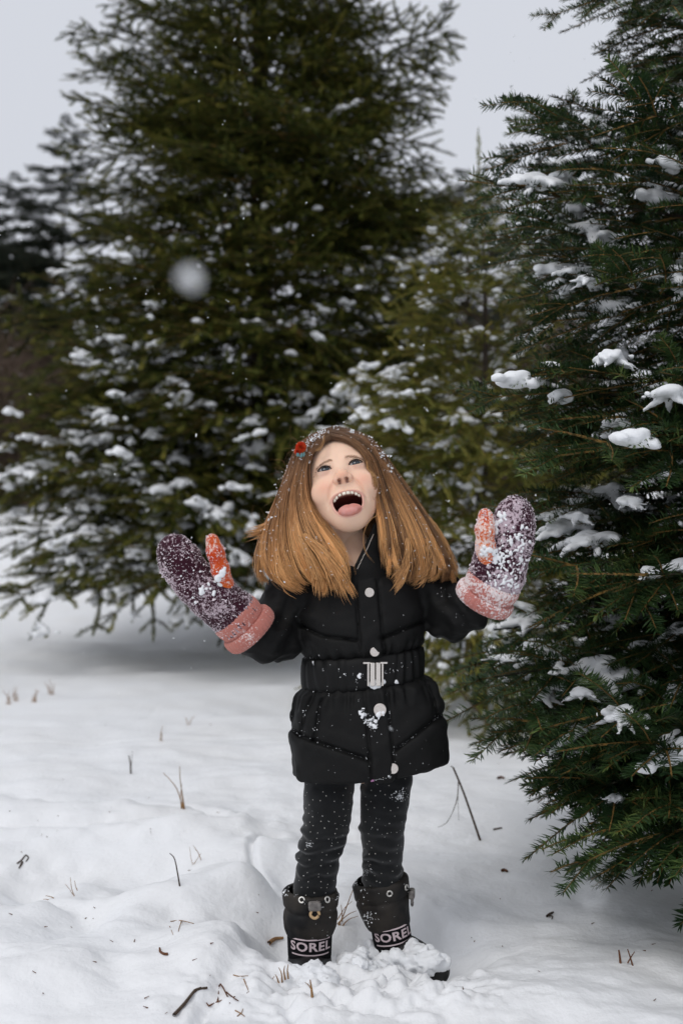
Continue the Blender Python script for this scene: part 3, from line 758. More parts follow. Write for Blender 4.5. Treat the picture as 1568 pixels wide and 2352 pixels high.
if BUILD_GIRL:
    girl = empty('person', (0.04, 2.30, 0.0))
    tag(girl, 'laughing child in black coat and mittens looking up at the falling snow', 'person')

    # ---------------- head: sculpted in its own axes (mm): x right, y up, z out of the face
    PITCH, ROLL = math.radians(30), math.radians(12)
    HEAD0 = P(788.5, 1110, 2.315)
    def head_to_world(v):
        v = np.asarray(v, float) * np.array([0.001045, 0.00099, 0.001])
        x, y, z = v[:, 0], v[:, 1], v[:, 2]
        y1 = y * math.cos(PITCH) + z * math.sin(PITCH); z1 = -y * math.sin(PITCH) + z * math.cos(PITCH)
        x2 = x * math.cos(ROLL) - y1 * math.sin(ROLL); y2 = x * math.sin(ROLL) + y1 * math.cos(ROLL)
        return np.stack([HEAD0[0] + x2, HEAD0[1] - z1, HEAD0[2] + y2], 1)
    def world_to_head(w):
        w = (np.asarray(w, float) - HEAD0) * 1000.0
        x2, z1, y2 = w[:, 0], -w[:, 1], w[:, 2]
        x = x2 * math.cos(ROLL) + y2 * math.sin(ROLL); y1 = -x2 * math.sin(ROLL) + y2 * math.cos(ROLL)
        return np.stack([x, y1 * math.cos(PITCH) - z1 * math.sin(PITCH), y1 * math.sin(PITCH) + z1 * math.cos(PITCH)], 1)

    lo = (-88, -215, -92); hs = 1.75
    G = grid(lo, (88, 112, 102), hs)
    X, Y_, Z = G; AX = np.abs(X); GS = (AX, Y_, Z)
    d = s_ell(G, (0, 24, -20), (74, 84, 92))
    d = smin(d, s_ell(G, (0, -30, 6), (61, 72, 60)), 26)
    d = smin(d, s_ell(GS, (36, -38, 39), (28, 26, 24)), 18)
    d = smin(d, s_ell(GS, (37, -33, 45), (19, 15, 17)), 10)                       # cheeks lifted by the laugh
    d = smin(d, s_cap(GS, (49, -46, -8), (12, -96, 26), 17, 18), 24)             # jaw, dropped open
    d = smin(d, s_ell(G, (0, -101, 30), (26, 20, 25)), 18)                        # chin
    d = smin(d, s_ell(G, (0, -80, 22), (36, 36, 44)), 18)
    d = smin(d, s_cap(GS, (14, 17, 62), (34, 18, 52), 7, 8), 14)                  # brow
    d = smax(d, -s_ell(GS, (30, 0, 84), (17, 11, 19)), 12)                         # eye sockets
    d = smin(d, s_cap(G, (0, 2, 57), (0, -25, 72), 10, 10), 14)                    # nose bridge
    d = smin(d, s_ell(G, (0, -29, 78), (12.5, 10.5, 10.5)), 8)                      # tip
    d = smin(d, s_ell(GS, (12.5, -34, 72), (7.8, 7, 8.5)), 4)                       # wings
    NECK = world_to_head([HEAD0 + [0.0, 0.028, -0.04], HEAD0 + [0.012, 0.03, -0.20]])
    d = smin(d, s_cap(G, NECK[0], NECK[1], 43, 46), 18)
    # eyes: lids over the balls, then the opening between the lids
    EYE = np.array([29.5, -1.0, 53.0]); ER = 15.0
    d = smin(d, np.sqrt((AX - EYE[0])**2 + (Y_ - EYE[1])**2 + (Z - EYE[2])**2) - (ER + 2.6), 3.5)
    ex = (AX - EYE[0]) / 14.4
    mid = EYE[1] + 0.6 + 0.05 * (AX - EYE[0])
    up_ = 6.3 * np.clip(1 - ex**2, -1, 1); dn_ = 4.3 * np.clip(1 - ex**2, -1, 1)
    eo = np.where(Y_ > mid, (Y_ - mid) - up_, (mid - Y_) - dn_)
    d = smax(d, -np.maximum(eo, EYE[2] - Z), 1.0)
    # nostrils
    for sgn in (1,):
        d = smax(d, -s_cap(GS, (6.8, -42, 80), (8.2, -33, 72), 3.3, 2.2), 1.2)
    # folds from the nose wings round the mouth, dimple under the nose, crease under the eyes
    front = np.clip((Z - 15) / 20, 0, 1)
    def groove(path, amp, w, taper=False):
        global d
        best = np.full(X.shape, 1e3, np.float32)
        for (ax_, ay), (bx, by) in zip(path[:-1], path[1:]):
            t = np.clip(((AX - ax_) * (bx - ax_) + (Y_ - ay) * (by - ay)) / ((bx - ax_)**2 + (by - ay)**2), 0, 1)
            best = np.minimum(best, np.hypot(AX - ax_ - t * (bx - ax_), Y_ - ay - t * (by - ay)))
        if taper: amp = amp * np.clip((path[0][1] - Y_) / 10, 0, 1) * np.clip((Y_ - path[-1][1]) / 26, 0, 1)
        d = d + amp * np.exp(-(best / w)**2) * front
    groove([(18, -32), (24, -41), (31, -54), (35.5, -68), (36, -84)], 3.4, 3.2, True)
    groove([(18, -9), (27, -13), (38, -12)], 0.45, 2.6)
    groove([(0, -47), (0, -55)], 1.3, 2.6)
    groove([(0, -121), (0, -126)], 0.6, 5)
    # mouth wide open
    MX, MY = 27.5, -73.0
    mu = np.where(Y_ > MY, (Y_ - MY) / 12.5, (MY - Y_) / 35.0)
    mr = (np.abs(X / MX)**2.3 + np.abs(mu)**2.2) ** (1 / 2.25)
    mo = (mr - 1) * np.where(Y_ > MY, 17, 25)
    d = d - 1.7 * np.exp(-((mo - 3.0) / 3.2)**2) * front                            # lips
    d = smax(d, -np.maximum(mo, 12 - Z), 2.0)
    v, q = nets(d, lo, hs)
    v = relax(v, q, 1, 0.35)
    hx, hy, hz = np.abs(v[:, 0]), v[:, 1], v[:, 2]
    mu = np.where(hy > MY, (hy - MY) / 12.5, (MY - hy) / 35.0)
    vmo = ((np.abs(hx / MX)**2.3 + np.abs(mu)**2.2) ** (1 / 2.25) - 1) * np.where(hy > MY, 17, 25)
    base = np.array([0.88, 0.60, 0.44])
    col = np.tile(base, (len(v), 1))
    def blend(w, c):
        global col
        col = col * (1 - w[:, None]) + np.array(c) * w[:, None]
    blend(0.72 * np.exp(-(((hx - 38) / 19)**2 + ((hy + 40) / 16)**2)) * (hz > 20), (0.85, 0.42, 0.29))
    blend(0.55 * np.exp(-((hx / 14)**2 + ((hy + 32) / 10)**2)) * (hz > 66), (0.82, 0.36, 0.22))
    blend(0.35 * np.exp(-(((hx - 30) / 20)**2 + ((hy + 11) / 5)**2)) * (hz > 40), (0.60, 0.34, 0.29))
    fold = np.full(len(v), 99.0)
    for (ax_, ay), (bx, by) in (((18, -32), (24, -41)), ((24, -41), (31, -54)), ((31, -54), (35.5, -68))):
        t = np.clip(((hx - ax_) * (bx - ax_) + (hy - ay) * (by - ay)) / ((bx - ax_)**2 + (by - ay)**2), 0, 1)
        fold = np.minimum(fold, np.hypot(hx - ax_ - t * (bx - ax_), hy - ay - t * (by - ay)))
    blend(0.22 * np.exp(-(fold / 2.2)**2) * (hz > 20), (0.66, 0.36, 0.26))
    lip = np.clip(1 - np.abs(vmo - 1.6) / 3.4, 0, 1)**0.7 * (hz > 30)
    blend(0.75 * lip, (0.60, 0.25, 0.215))
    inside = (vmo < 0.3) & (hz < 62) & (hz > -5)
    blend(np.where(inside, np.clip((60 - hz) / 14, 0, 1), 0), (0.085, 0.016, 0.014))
    nst = np.exp(-(((hx - 7.2) / 3.4)**2 + ((hy + 39.5) / 2.6)**2)) * (hz < 83) * (hz > 66)
    blend(np.clip(1.5 * nst, 0, 1) * 0.85, (0.09, 0.02, 0.015))
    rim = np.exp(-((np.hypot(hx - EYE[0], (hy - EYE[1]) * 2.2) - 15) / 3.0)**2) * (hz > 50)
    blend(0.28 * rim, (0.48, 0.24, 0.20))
    hv = head_to_world(v)
    head_bvh = bvh_of(hv, q)
    # torso, arms and legs under the clothes, same mesh
    bl = np.array([-0.35, 2.12, 0.02]); G2 = grid(bl, (0.36, 2.48, 0.98), 0.014)
    b = s_chain(G2, [(P(832, 1330, 2.31), .06), (P(832, 1420, 2.31), .075), (P(835, 1560, 2.31), .075), (P(845, 1700, 2.31), .08)], 0.05)
    b = smin(b, s_cap(G2, P(806, 1240, 2.335), P(826, 1330, 2.325), .036, .05), 0.03)
    for pts in ([(P(735, 1340, 2.31), .036), (P(655, 1360, 2.31), .032), (P(640, 1462, 2.30), .028), (P(545, 1432, 2.20), .024), (P(440, 1320, 2.165), .013)],
                [(P(930, 1345, 2.31), .036), (P(1000, 1360, 2.31), .032), (P(1030, 1415, 2.30), .028), (P(1110, 1360, 2.20), .024), (P(1170, 1215, 2.17), .013)],
                [(P(785, 1690, 2.31), .045), (P(756, 1790, 2.30), .034), (P(747, 1900, 2.285), .032), (P(722, 2060, 2.29), .028), (P(714, 2200, 2.29), .026), (P(716, 2262, 2.20), .014)],
                [(P(872, 1690, 2.31), .045), (P(886, 1790, 2.305), .034), (P(877, 1900, 2.30), .032), (P(877, 2050, 2.335), .026), (P(892, 2180, 2.36), .026), (P(950, 2215, 2.31), .014)]):
        b = smin(b, s_chain(G2, pts, 0.02), 0.03)
    bv, bq = nets(b, bl, 0.014)
    V, Q = join([(hv, q), (bv, bq)])
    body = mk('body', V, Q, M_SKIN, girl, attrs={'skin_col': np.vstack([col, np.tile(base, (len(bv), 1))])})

    # eyes
    def ball(c, r, gaze, nlat=26, nlon=28):
        g = np.array(gaze, float); g /= np.linalg.norm(g)
        a = np.cross(g, [0, 1, 0]); a /= np.linalg.norm(a); bb = np.cross(a, g)
        th = np.concatenate([np.linspace(0, 0.85, 16), np.linspace(0.95, math.pi, nlat - 16)])
        ph = np.arange(nlon) * 2 * math.pi / nlon
        vv, cc = [], []
        for t in th:
            rr = r * (1 + 0.06 * max(0, 1 - (t / 0.50)**2))
            for p in ph:
                vv.append(np.array(c) + rr * (g * math.cos(t) + (a * math.cos(p) + bb * math.sin(p)) * math.sin(t)))
                cc.append((0.008, 0.008, 0.010) if t < 0.21 else ((0.035, 0.048, 0.06) if t < 0.46 else ((0.03, 0.04, 0.055) if t < 0.54 else (0.50, 0.48, 0.48))))
        i = np.arange(len(th) - 1)[:, None] * nlon; j = np.arange(nlon)[None]; j2 = (j + 1) % nlon
        return np.array(vv), np.stack([i + j, i + nlon + j, i + nlon + j2, i + j2], -1).reshape(-1, 4), np.array(cc)
    M_EYE = mat('eye', attr='eye_col', rough=0.06, spec=0.6)
    for sg in (-1, 1):
        ev, ef, ec = ball((sg * EYE[0], EYE[1], EYE[2]), ER, (0.08, 0.17, 1))
        mk('eye', head_to_world(ev), ef, M_EYE, girl, attrs={'eye_col': ec})
        # lashes: a dark line on the lid edge and single hairs
        L_, R_ = [], []
        rng = np.random.default_rng(60 + sg)
        def lid(t, upper):      # t -1..1 along the opening
            x = EYE[0] + 14.1 * t
            m = EYE[1] + 0.6 + 0.05 * (x - EYE[0])
            yy = m + (6.5 if upper else -4.3) * (1 - t * t)
            zz = EYE[2] + math.sqrt(max(20, (ER + 2.2)**2 - (x - EYE[0])**2 - (yy - EYE[1])**2))
            return np.array([sg * x, yy, zz])
        ln_ = np.array([lid(t, True) + [0, 0, 0.6] for t in np.linspace(-0.97, 0.97, 15)])
        L_.append(head_to_world(ln_)); R_.append(np.array([0.0005] + [0.0011] * 13 + [0.0008]))
        ln_ = np.array([lid(t, False) + [0, 0, 0.3] for t in np.linspace(-0.5, 0.97, 11)])
        L_.append(head_to_world(ln_)); R_.append(np.full(11, 0.00035))
        for t in np.linspace(-0.85, 0.98, 26):
            p = lid(t, True); l = 4.6 + 2.2 * t + rng.normal(0, 0.6)
            dr = np.array([sg * (0.75 * t + 0.12), 0.95, 0.75]); dr /= np.linalg.norm(dr)
            L_.append(head_to_world(np.array([p, p + dr * l * 0.5 + [0, -0.6, 0.8], p + dr * l + [0, 0.9, 0]]))); R_.append(np.array([0.00042, 0.0003, 0.0001]))
        for t in np.linspace(-0.3, 0.95, 14):
            p = lid(t, False); L_.append(head_to_world(np.array([p, p + np.array([sg * 0.6 * t, -0.7, 0.7]) * 3]))); R_.append(np.array([0.0003, 0.0001]))
        ev, ef = tubes(L_, R_, 4); mk('eyelashes', ev, ef, M_LASH, girl)
        # brow
        L_, R_ = [], []
        for k in range(120):
            t = rng.random(); x = 11 + 41 * t; yy = float(np.interp(t, [0, 0.2, 0.45, 0.7, 1], [13.0, 14.3, 14.6, 10.0, 0.0])) + rng.normal(0, 1.6 * (1.1 - t))
            o0 = Vector(head_to_world([[sg * x, yy, 110]])[0]); dd = Vector(head_to_world([[sg * x, yy, 0]])[0]) - o0
            r = head_bvh.ray_cast(o0, dd.normalized())
            if r[0] is None: continue
            p = np.array(r[0]); nn = np.array(r[1]); dr = head_to_world([[sg * 1.0, 0.55 - 0.8 * t, -0.1]])[0] - HEAD0; dr /= np.linalg.norm(dr)
            L_.append(np.array([p, p + dr * 0.0045 + nn * 0.0008])); R_.append(np.array([0.00022, 0.0001]))
        ev, ef = tubes(L_, R_, 3); mk('eyebrow', ev, ef, M_BROW, girl)
    # teeth: an upper row of single teeth in a gum, then the tongue over the lower lip
    gum = []
    trng = np.random.default_rng(12)
    for k in range(-4, 4):
        a = (k + 0.5) * 0.305 + trng.normal(0, 0.012); far = abs(k + 0.5)
        c = np.array([27.0 * math.sin(a), -60.8 - 14 * (1 - math.cos(a)) + trng.normal(0, 0.45), 44 + 19 * math.cos(a)])
        h_ = (4.9, 4.2, 4.2, 3.4, 3.0)[int(far)] + trng.normal(0, 0.3)
        w_ = (3.5, 2.9, 3.0, 3.0, 2.2)[int(far)]
        G3 = grid((-5, -8, -4), (5, 8, 4), 0.9)
        wy = w_ * (1 + 0.06 * (-G3[1] / h_)) - (0.25 * (G3[1] < -h_ * 0.4) if int(far) == 2 else 0)
        qq = [np.maximum(np.abs(G3[0]) - wy + 1.2, 0), np.maximum(np.abs(G3[1]) - h_ + 1.5, 0), np.maximum(np.abs(G3[2]) - 2.0 + 1.2, 0)]
        tv, tf = nets(np.sqrt(qq[0]**2 + qq[1]**2 + qq[2]**2) - 1.25, (-5, -8, -4), 0.9)
        an = a + trng.normal(0, 0.08); ca, sa = math.cos(an), math.sin(an); rl = trng.normal(0, 0.05)
        tv = np.stack([tv[:, 0] + rl * tv[:, 1], tv[:, 1], tv[:, 2]], 1)
        tv = np.stack([tv[:, 0] * ca + tv[:, 2] * sa, tv[:, 1], -tv[:, 0] * sa + tv[:, 2] * ca], 1) + c
        mk('tooth', head_to_world(tv), tf, M_TOOTH, girl)
        gum.append(c + [0, 4.2, -3.2])
    gv, gf = tubes([np.array([gum[0] + (gum[0] - gum[1])] + gum + [gum[-1] + (gum[-1] - gum[-2])])], [np.array([3.5] + [4.0] * 8 + [3.5])], 8)
    mk('gum', head_to_world(gv), gf, M_GUM, girl)
    lo3 = (-30, -122, 0); G3 = grid(lo3, (32, -70, 84), 1.6)
    tg = s_chain((G3[0] * 0.56, G3[1], G3[2]), [((0, -98, 14), 10), ((0, -95, 36), 11), ((0, -98, 55), 11), ((0, -106, 66), 9.0)], 8)
    tg = tg + 1.6 * np.exp(-(G3[0] / 3.2)**2) * np.clip((G3[1] + 100) / 12, 0, 1)
    tv, tf = nets(tg, lo3, 1.6); tv = relax(tv, tf, 2)
    tv[:, 0] += 1.0
    mk('tongue', head_to_world(tv), tf, M_TONGUE, girl)

    # ---------------- coat
    FR_ = lambda py: CAM_Z + (1176 - py) * KPX        # height at the child's plane
    clo = np.array([P(528, 0, 2.3)[0], 2.10, FR_(1835)]); chi = np.array([P(1140, 0, 2.3)[0], 2.47, FR_(1180)])
    ch = 0.0034
    G = grid(clo, chi, ch); X, Y_, Z = G
    pyf = 1176 + (CAM_Z - Z) * FPX / Y_; pxf = 784 + X * FPX / Y_      # picture coordinates of each grid point, for seam lines
    pym = 1176 + (CAM_Z - Z) / KPX
    T = np.array([[1300, 826, 55, .060], [1322, 827, 110, .078], [1345, 828, 142, .092], [1400, 829, 147, .104], [1450, 831, 146, .107], [1485, 832, 139, .103], [1498, 832, 129, .095],
                  [1535, 833, 127, .094], [1562, 835, 130, .096], [1578, 838, 156, .108], [1620, 840, 169, .115], [1690, 846, 178, .120], [1745, 850, 180, .121], [1790, 851, 177, .118], [1840, 851, 172, .116]])
    tl = 1 + 0 * pym
    tilt = -(X - 0.04) / KPX * -0.10      # the hem and waist run a little higher at the right
    pe = pym + tilt
    cx = (np.interp(pe, T[:, 0], T[:, 1]) - 784) * KPX; a_ = np.interp(pe, T[:, 0], T[:, 2]) * KPX; b_ = np.interp(pe, T[:, 0], T[:, 3])
    rr = (np.abs((X - cx) / a_)**2.25 + np.abs((Y_ - 2.312) / b_)**2.25) ** (1 / 2.25)
    t_ = (rr - 1) * np.minimum(a_, b_) * 0.9
    hem = (pe - 1772) * KPX
    t_ = smax(t_, hem, 0.012)
    t_ = np.maximum(t_, -np.maximum((rr - 0.86) * np.minimum(a_, b_), -(pe - 1735) * KPX))   # open underneath
    t_ = smax(t_, (1298 - pym) * KPX, 0.02)
    # sleeves
    SL = [(P(742, 1345, 2.315), .050), (P(668, 1362, 2.31), .050), (P(643, 1410, 2.305), .047), (P(636, 1462, 2.29), .049), (P(606, 1462, 2.255), .045), (P(566, 1448, 2.215), .037)]
    SRr = [(P(925, 1345, 2.315), .050), (P(990, 1355, 2.31), .049), (P(1018, 1385, 2.30), .048), (P(1035, 1414, 2.285), .047), (P(1068, 1400, 2.25), .042), (P(1112, 1368, 2.21), .035)]
    sl = s_chain(G, SL, 0.02); sr = s_chain(G, SRr, 0.02)
    # gathers running round the sleeves
    wl_ = 0.0035 * np.sin((pxf * 0.55 + pyf * 0.42) * 0.16 + 2.2 * vnoise(X * 22, Y_ * 22, Z * 22, 4)) + 0.003 * fbm(X * 38, Y_ * 38, Z * 60, 6, 2)
    wr_ = 0.0035 * np.sin((pxf * 0.62 - pyf * 0.35) * 0.17 + 2.2 * vnoise(X * 22, Y_ * 22, Z * 22, 5)) + 0.003 * fbm(X * 38, Y_ * 38, Z * 60, 7, 2)
    t_ = t_ + 0.0022 * fbm(X * 24, Y_ * 24, Z * 30, 3, 3)
    def pl(path, curve_x=pxf, curve_y=pyf):
        best = np.full(X.shape, 1e4, np.float32)
        for (ax_, ay), (bx, by) in zip(path[:-1], path[1:]):
            t = np.clip(((curve_x - ax_) * (bx - ax_) + (curve_y - ay) * (by - ay)) / ((bx - ax_)**2 + (by - ay)**2), 0, 1)
            best = np.minimum(best, np.hypot(curve_x - ax_ - t * (bx - ax_), curve_y - ay - t * (by - ay)))
        return best
    fr = np.clip((2.31 - Y_) / 0.03, 0, 1)
    seams = [[(660, 1425), (695, 1438), (740, 1460), (818, 1470)], [(874, 1466), (920, 1448), (990, 1418)],
             [(655, 1662), (690, 1690), (760, 1715), (846, 1745)], [(908, 1722), (950, 1690), (1000, 1648), (1050, 1632)],
             [(735, 1566), (700, 1640), (692, 1688)], [(760, 1570), (735, 1620), (722, 1700)], [(700, 1560), (680, 1600), (672, 1660)], [(975, 1560), (995, 1610), (1000, 1648)]]
    for k, sm in enumerate(seams):
        ds = pl(sm)
        amp = 0.0085 if k < 4 else 0.0055
        t_ = t_ + fr * (amp * np.exp(-(ds / 4.2)**2) - 0.35 * amp * np.exp(-((ds - 22) / 14)**2))
    # the waist is gathered into the belt
    gat = np.exp(-((pe - 1490) / 16)**2) + np.exp(-((pe - 1588) / 20)**2)
    th_ = np.arctan2(X - cx, -(Y_ - 2.312))
    t_ = t_ + gat * 0.0034 * np.sin(th_ * 26 + 3 * vnoise(th_ * 5, pe * 0.01, None, 8))
    # button strip
    strip = (pxf - (842 + (pyf - 1350) * 0.088))
    on = fr * (np.abs(strip) < 60)
    t_ = t_ + on * (0.0045 * np.exp(-((np.abs(strip) - 27) / 3.2)**2) - 0.0035 * np.clip((25 - np.abs(strip)) / 4, 0, 1))
    c = smin(smin(t_, sl + wl_, 0.008), sr + wr_, 0.008)
    cv, cq = nets(c, clo, ch)
    coat = mk('coat', cv, cq, M_COAT, girl)
    coat_bvh = bvh_of(cv, cq)
    # collar: standing, open at the throat
    clo2 = np.array([P(700, 0, 2.3)[0], 2.18, FR_(1370)]); G3 = grid(clo2, (P(960, 0, 2.3)[0], 2.44, FR_(1175)), 0.0034)
    x3, y3, z3 = G3; py3 = 1176 + (CAM_Z - z3) / KPX
    tt = (py3 - 1200) / 150
    ccx = (828 + 6 * tt - 784) * KPX; ra = (62 + 34 * np.clip(tt, 0, 1)) * KPX; rb = 0.062 + 0.03 * np.clip(tt, 0, 1)
    e = (np.sqrt(((x3 - ccx) / ra)**2 + ((y3 - 2.322) / rb)**2) - 1) * np.minimum(ra, rb)
    e = np.abs(e + 0.0022 * np.sin(py3 * 0.11)) - 0.0085
    px3 = 784 + x3 * FPX / y3
    gap = ((px3 - 806) - (1360 - py3) * 0.02 - 16 * np.clip((1330 - py3) / 100, 0, 1)) ; wdt = 24 * np.clip((1300 - py3) / 75, 0, 1.2)
    e = np.where(y3 < 2.322, smax(e, (wdt - np.abs(gap)) * KPX, 0.004), e)
    e = smax(e, (1216 - 26 * np.clip((px3 - 830) / 50, -1, 1) - py3) * KPX, 0.008); e = np.where((y3 < 2.33) & (px3 < 812), smax(e, (1296 - py3) * KPX, 0.006), e); e = smax(e, (py3 - 1356) * KPX, 0.006)
    v3, q3 = nets(e, clo2, 0.0034)
    collar = mk('collar', v3, q3, M_COAT, coat)
    collar_bvh = bvh_of(v3, q3)
    # zip teeth along the collar edge
    L_ = []
    zv = []
    for k in range(30):
        px, py = np.interp(k, [0, 14, 29], [857, 842, 821]), np.interp(k, [0, 14, 29], [1228, 1262, 1306])
        p, nn = hit(collar_bvh, px, py)
        if p is not None: zv.append(box(p + nn * 0.0004, 0.0013, 0.0013, 0.0006))
    if zv:
        a3, f3 = join(zv); tag(mk('zipper', a3, f3, M_STEEL, coat), kind='stuff')
    # belt
    n = 220; ph = np.linspace(0, 2 * math.pi, n, endpoint=False)
    rings = []
    for k, (py, off) in enumerate([(1497, 0.001), (1501, 0.008), (1515, 0.0105), (1535, 0.011), (1556, 0.0105), (1568, 0.008), (1572, 0.001)]):
        gth = 0.0022 * np.sin(ph * 30 + 2.5 * np.sin(ph * 3 + py * 0.02)) * (np.abs(np.angle(np.exp(1j * (ph - 0.13)))) > 0.35)
        aa, bb = 128.5 * KPX + off + gth, 0.0955 + off + gth
        x = (833 - 784) * KPX + aa * np.sign(np.sin(ph)) * np.abs(np.sin(ph))**(2/2.25); y = 2.312 - bb * np.sign(np.cos(ph)) * np.abs(np.cos(ph))**(2/2.25)
        rings.append(np.stack([x, y, FR_(py) + (x - 0.04) * 0.10], 1))
    BV = np.concatenate(rings); i = np.arange(6)[:, None] * n; j = np.arange(n)[None]
    BQ = np.stack([i + j, i + n + j, i + n + (j + 1) % n, i + (j + 1) % n], -1).reshape(-1, 4)
    mk('belt', BV, BQ, M_BELT, coat)
    belt_bvh = bvh_of(BV, BQ)
    front_ax = lambda nn: np.array([np.cross([0, 0, 1.0], -nn) / np.linalg.norm(np.cross([0, 0, 1.0], -nn)), nn, [0, 0, 1.0]])
    # buckle: end plates and two polished bars
    p0, n0 = hit(belt_bvh, 861, 1548); n0 = np.array([0.06, -1, 0]); n0 /= np.linalg.norm(n0); A = np.array([[1, 0.06, 0.0], n0, [0, 0, 1.0]])
    for dx, w_ in ((-15.5, 2.2), (-6, 5.2), (6.5, 5.2), (16, 2.2)):
        bv_, bf_ = box(p0 + A[0] * dx * KPX + n0 * 0.004, w_ * KPX, 0.0035 if w_ > 3 else 0.0025, 26 * KPX, A, 0.0012)
        mk('buckle_bar', bv_, bf_, M_STEEL, coat)
    for sx_ in (-1, 1):
        bv_, bf_ = box(p0 + A[0] * sx_ * 19 * KPX + A[2] * 25 * KPX + n0 * 0.004, 8 * KPX, 0.0022, 2.2 * KPX, A, 0.0008)
        mk('buckle_hook', bv_, bf_, M_STEEL, coat)
    # snaps
    def disc(p, nn, r, th, seg=26):
        nn = nn / np.linalg.norm(nn); a = np.cross(nn, [0, 0, 1.0]); a /= np.linalg.norm(a); b2 = np.cross(a, nn)
        prof = [(r * 0.98, 0), (r, th * 0.55), (r * 0.93, th), (r * 0.80, th * 0.82), (r * 0.4, th * 0.95), (r * 0.02, th)]
        ph_ = np.arange(seg) * 2 * math.pi / seg
        vv = np.concatenate([p + nn * h2 + (a * np.cos(ph_)[:, None] + b2 * np.sin(ph_)[:, None]) * r2 for r2, h2 in prof])
        i = np.arange(len(prof) - 1)[:, None] * seg; j = np.arange(seg)[None]
        return vv, np.stack([i + j, i + (j + 1) % seg, i + seg + (j + 1) % seg, i + seg + j], -1).reshape(-1, 4)
    for px, py, r in ((848, 1361, 10.5), (860, 1497, 10.5), (872, 1630, 14), (902, 1765, 11.5)):
        p, nn = hit(coat_bvh, px, py)
        p2, n2 = hit(belt_bvh, px, py)
        if p2 is not None and p2[1] < p[1]: p = p2
        nn = np.array([0.05, -1, 0.10])
        dv, df = disc(p + nn * 0.001, nn, r * KPX, 0.0035); mk('snap_button', dv, df, M_BUTTON, coat)
    # pale lining peeping out under the strip
    lp = [hit(coat_bvh, px, 1790 - (px - 850) * 0.12) for px in np.linspace(852, 896, 8)]
    lp = [p for p, nn in lp if p is not None]
    if len(lp) > 3:
        lz = FR_(1776)
        hv2 = [(np.array([p[0], p[1] + 0.004, p[2] - 0.004]),) for p in lp]
        lv_, lf_ = tubes([np.array([h[0] for h in hv2])], [np.linspace(0.0022, 0.0018, len(hv2))], 6); mk('lining', lv_, lf_, M_LINING, coat)

    # ---------------- leggings, one tube per leg, creased at the knees
    def leg(tab, seed):
        tab = np.array(tab, float)      # py, left, right, Y
        lo = np.array([P(tab[:, 1].min() - 30, 0, 2.3)[0], 2.16, FR_(tab[-1, 0]) - 0.012]); hi = np.array([P(tab[:, 2].max() + 30, 0, 2.3)[0], 2.46, FR_(tab[0, 0]) + 0.012])
        G = grid(lo, hi, 0.003); x, y, z = G
        yc0 = np.interp(-z, -(CAM_Z + (1176 - tab[:, 0]) / FPX * tab[:, 3]), tab[:, 3])
        py = 1176 + (CAM_Z - z) * FPX / yc0
        l = np.interp(py, tab[:, 0], tab[:, 1]); r = np.interp(py, tab[:, 0], tab[:, 2]); yc = np.interp(py, tab[:, 0], tab[:, 3])
        cx = ((l + r) / 2 - 784) * yc / FPX; a = (r - l) / 2 * yc / FPX
        rr = np.sqrt(((x - cx) / a)**2 + ((y - yc) / (a * 1.02))**2)
        d = (rr - 1) * a
        kn = np.exp(-((py - 1950) / 55)**2) + 0.25
        th = np.arctan2(x - cx, -(y - yc))
        d = d + kn * 0.0042 * np.sin(py * 0.21 + 1.6 * np.sin(th + seed) + 1.4 * vnoise(th * 1.6, py * 0.02, None, 40 + seed)) * np.clip(0.6 + 0.8 * vnoise(th * 1.3, py * 0.03, None, 50 + seed), 0, 1.2)
        d = d + 0.002 * fbm(x * 30, y * 30, z * 40, 60 + seed, 2)
        d = np.maximum(d, np.maximum(py - tab[-1, 0], tab[0, 0] - py) * KPX)
        v, q = nets(d, lo, 0.003)
        return v, q, tab
    LT = [(1700, 700, 830, 2.30), (1795, 699, 814, 2.295), (1860, 697, 808, 2.285), (1908, 693, 801, 2.275), (1940, 688, 792, 2.275), (1970, 682, 781, 2.28), (2045, 673, 769, 2.285), (2110, 680, 755, 2.285)]
    RT = [(1700, 815, 950, 2.31), (1795, 827, 947, 2.305), (1850, 826, 938, 2.295), (1902, 825, 929, 2.29), (1953, 831, 925, 2.305), (2024, 831, 924, 2.325), (2090, 845, 920, 2.335)]
    legs = [leg(LT, 1), leg(RT, 2)]
    lv2, lq2 = join([(legs[0][0], legs[0][1]), (legs[1][0], legs[1][1])])
    # a seat joins the legs under the coat
    gs_lo = np.array([P(690, 0, 2.3)[0], 2.19, FR_(1770)]); G3 = grid(gs_lo, (P(965, 0, 2.3)[0], 2.43, FR_(1640)), 0.008)
    sv, sq = nets(s_ell(G3, P(834, 1705, 2.31), (0.095, 0.075, 0.055)), gs_lo, 0.008)
    lv2, lq2 = join([(lv2, lq2), (sv, sq)])
    leggings = mk('leggings', lv2, lq2, M_LEG, girl)
    leg_bvh = bvh_of(lv2, lq2)
    dots = []
    rng = np.random.default_rng(77)
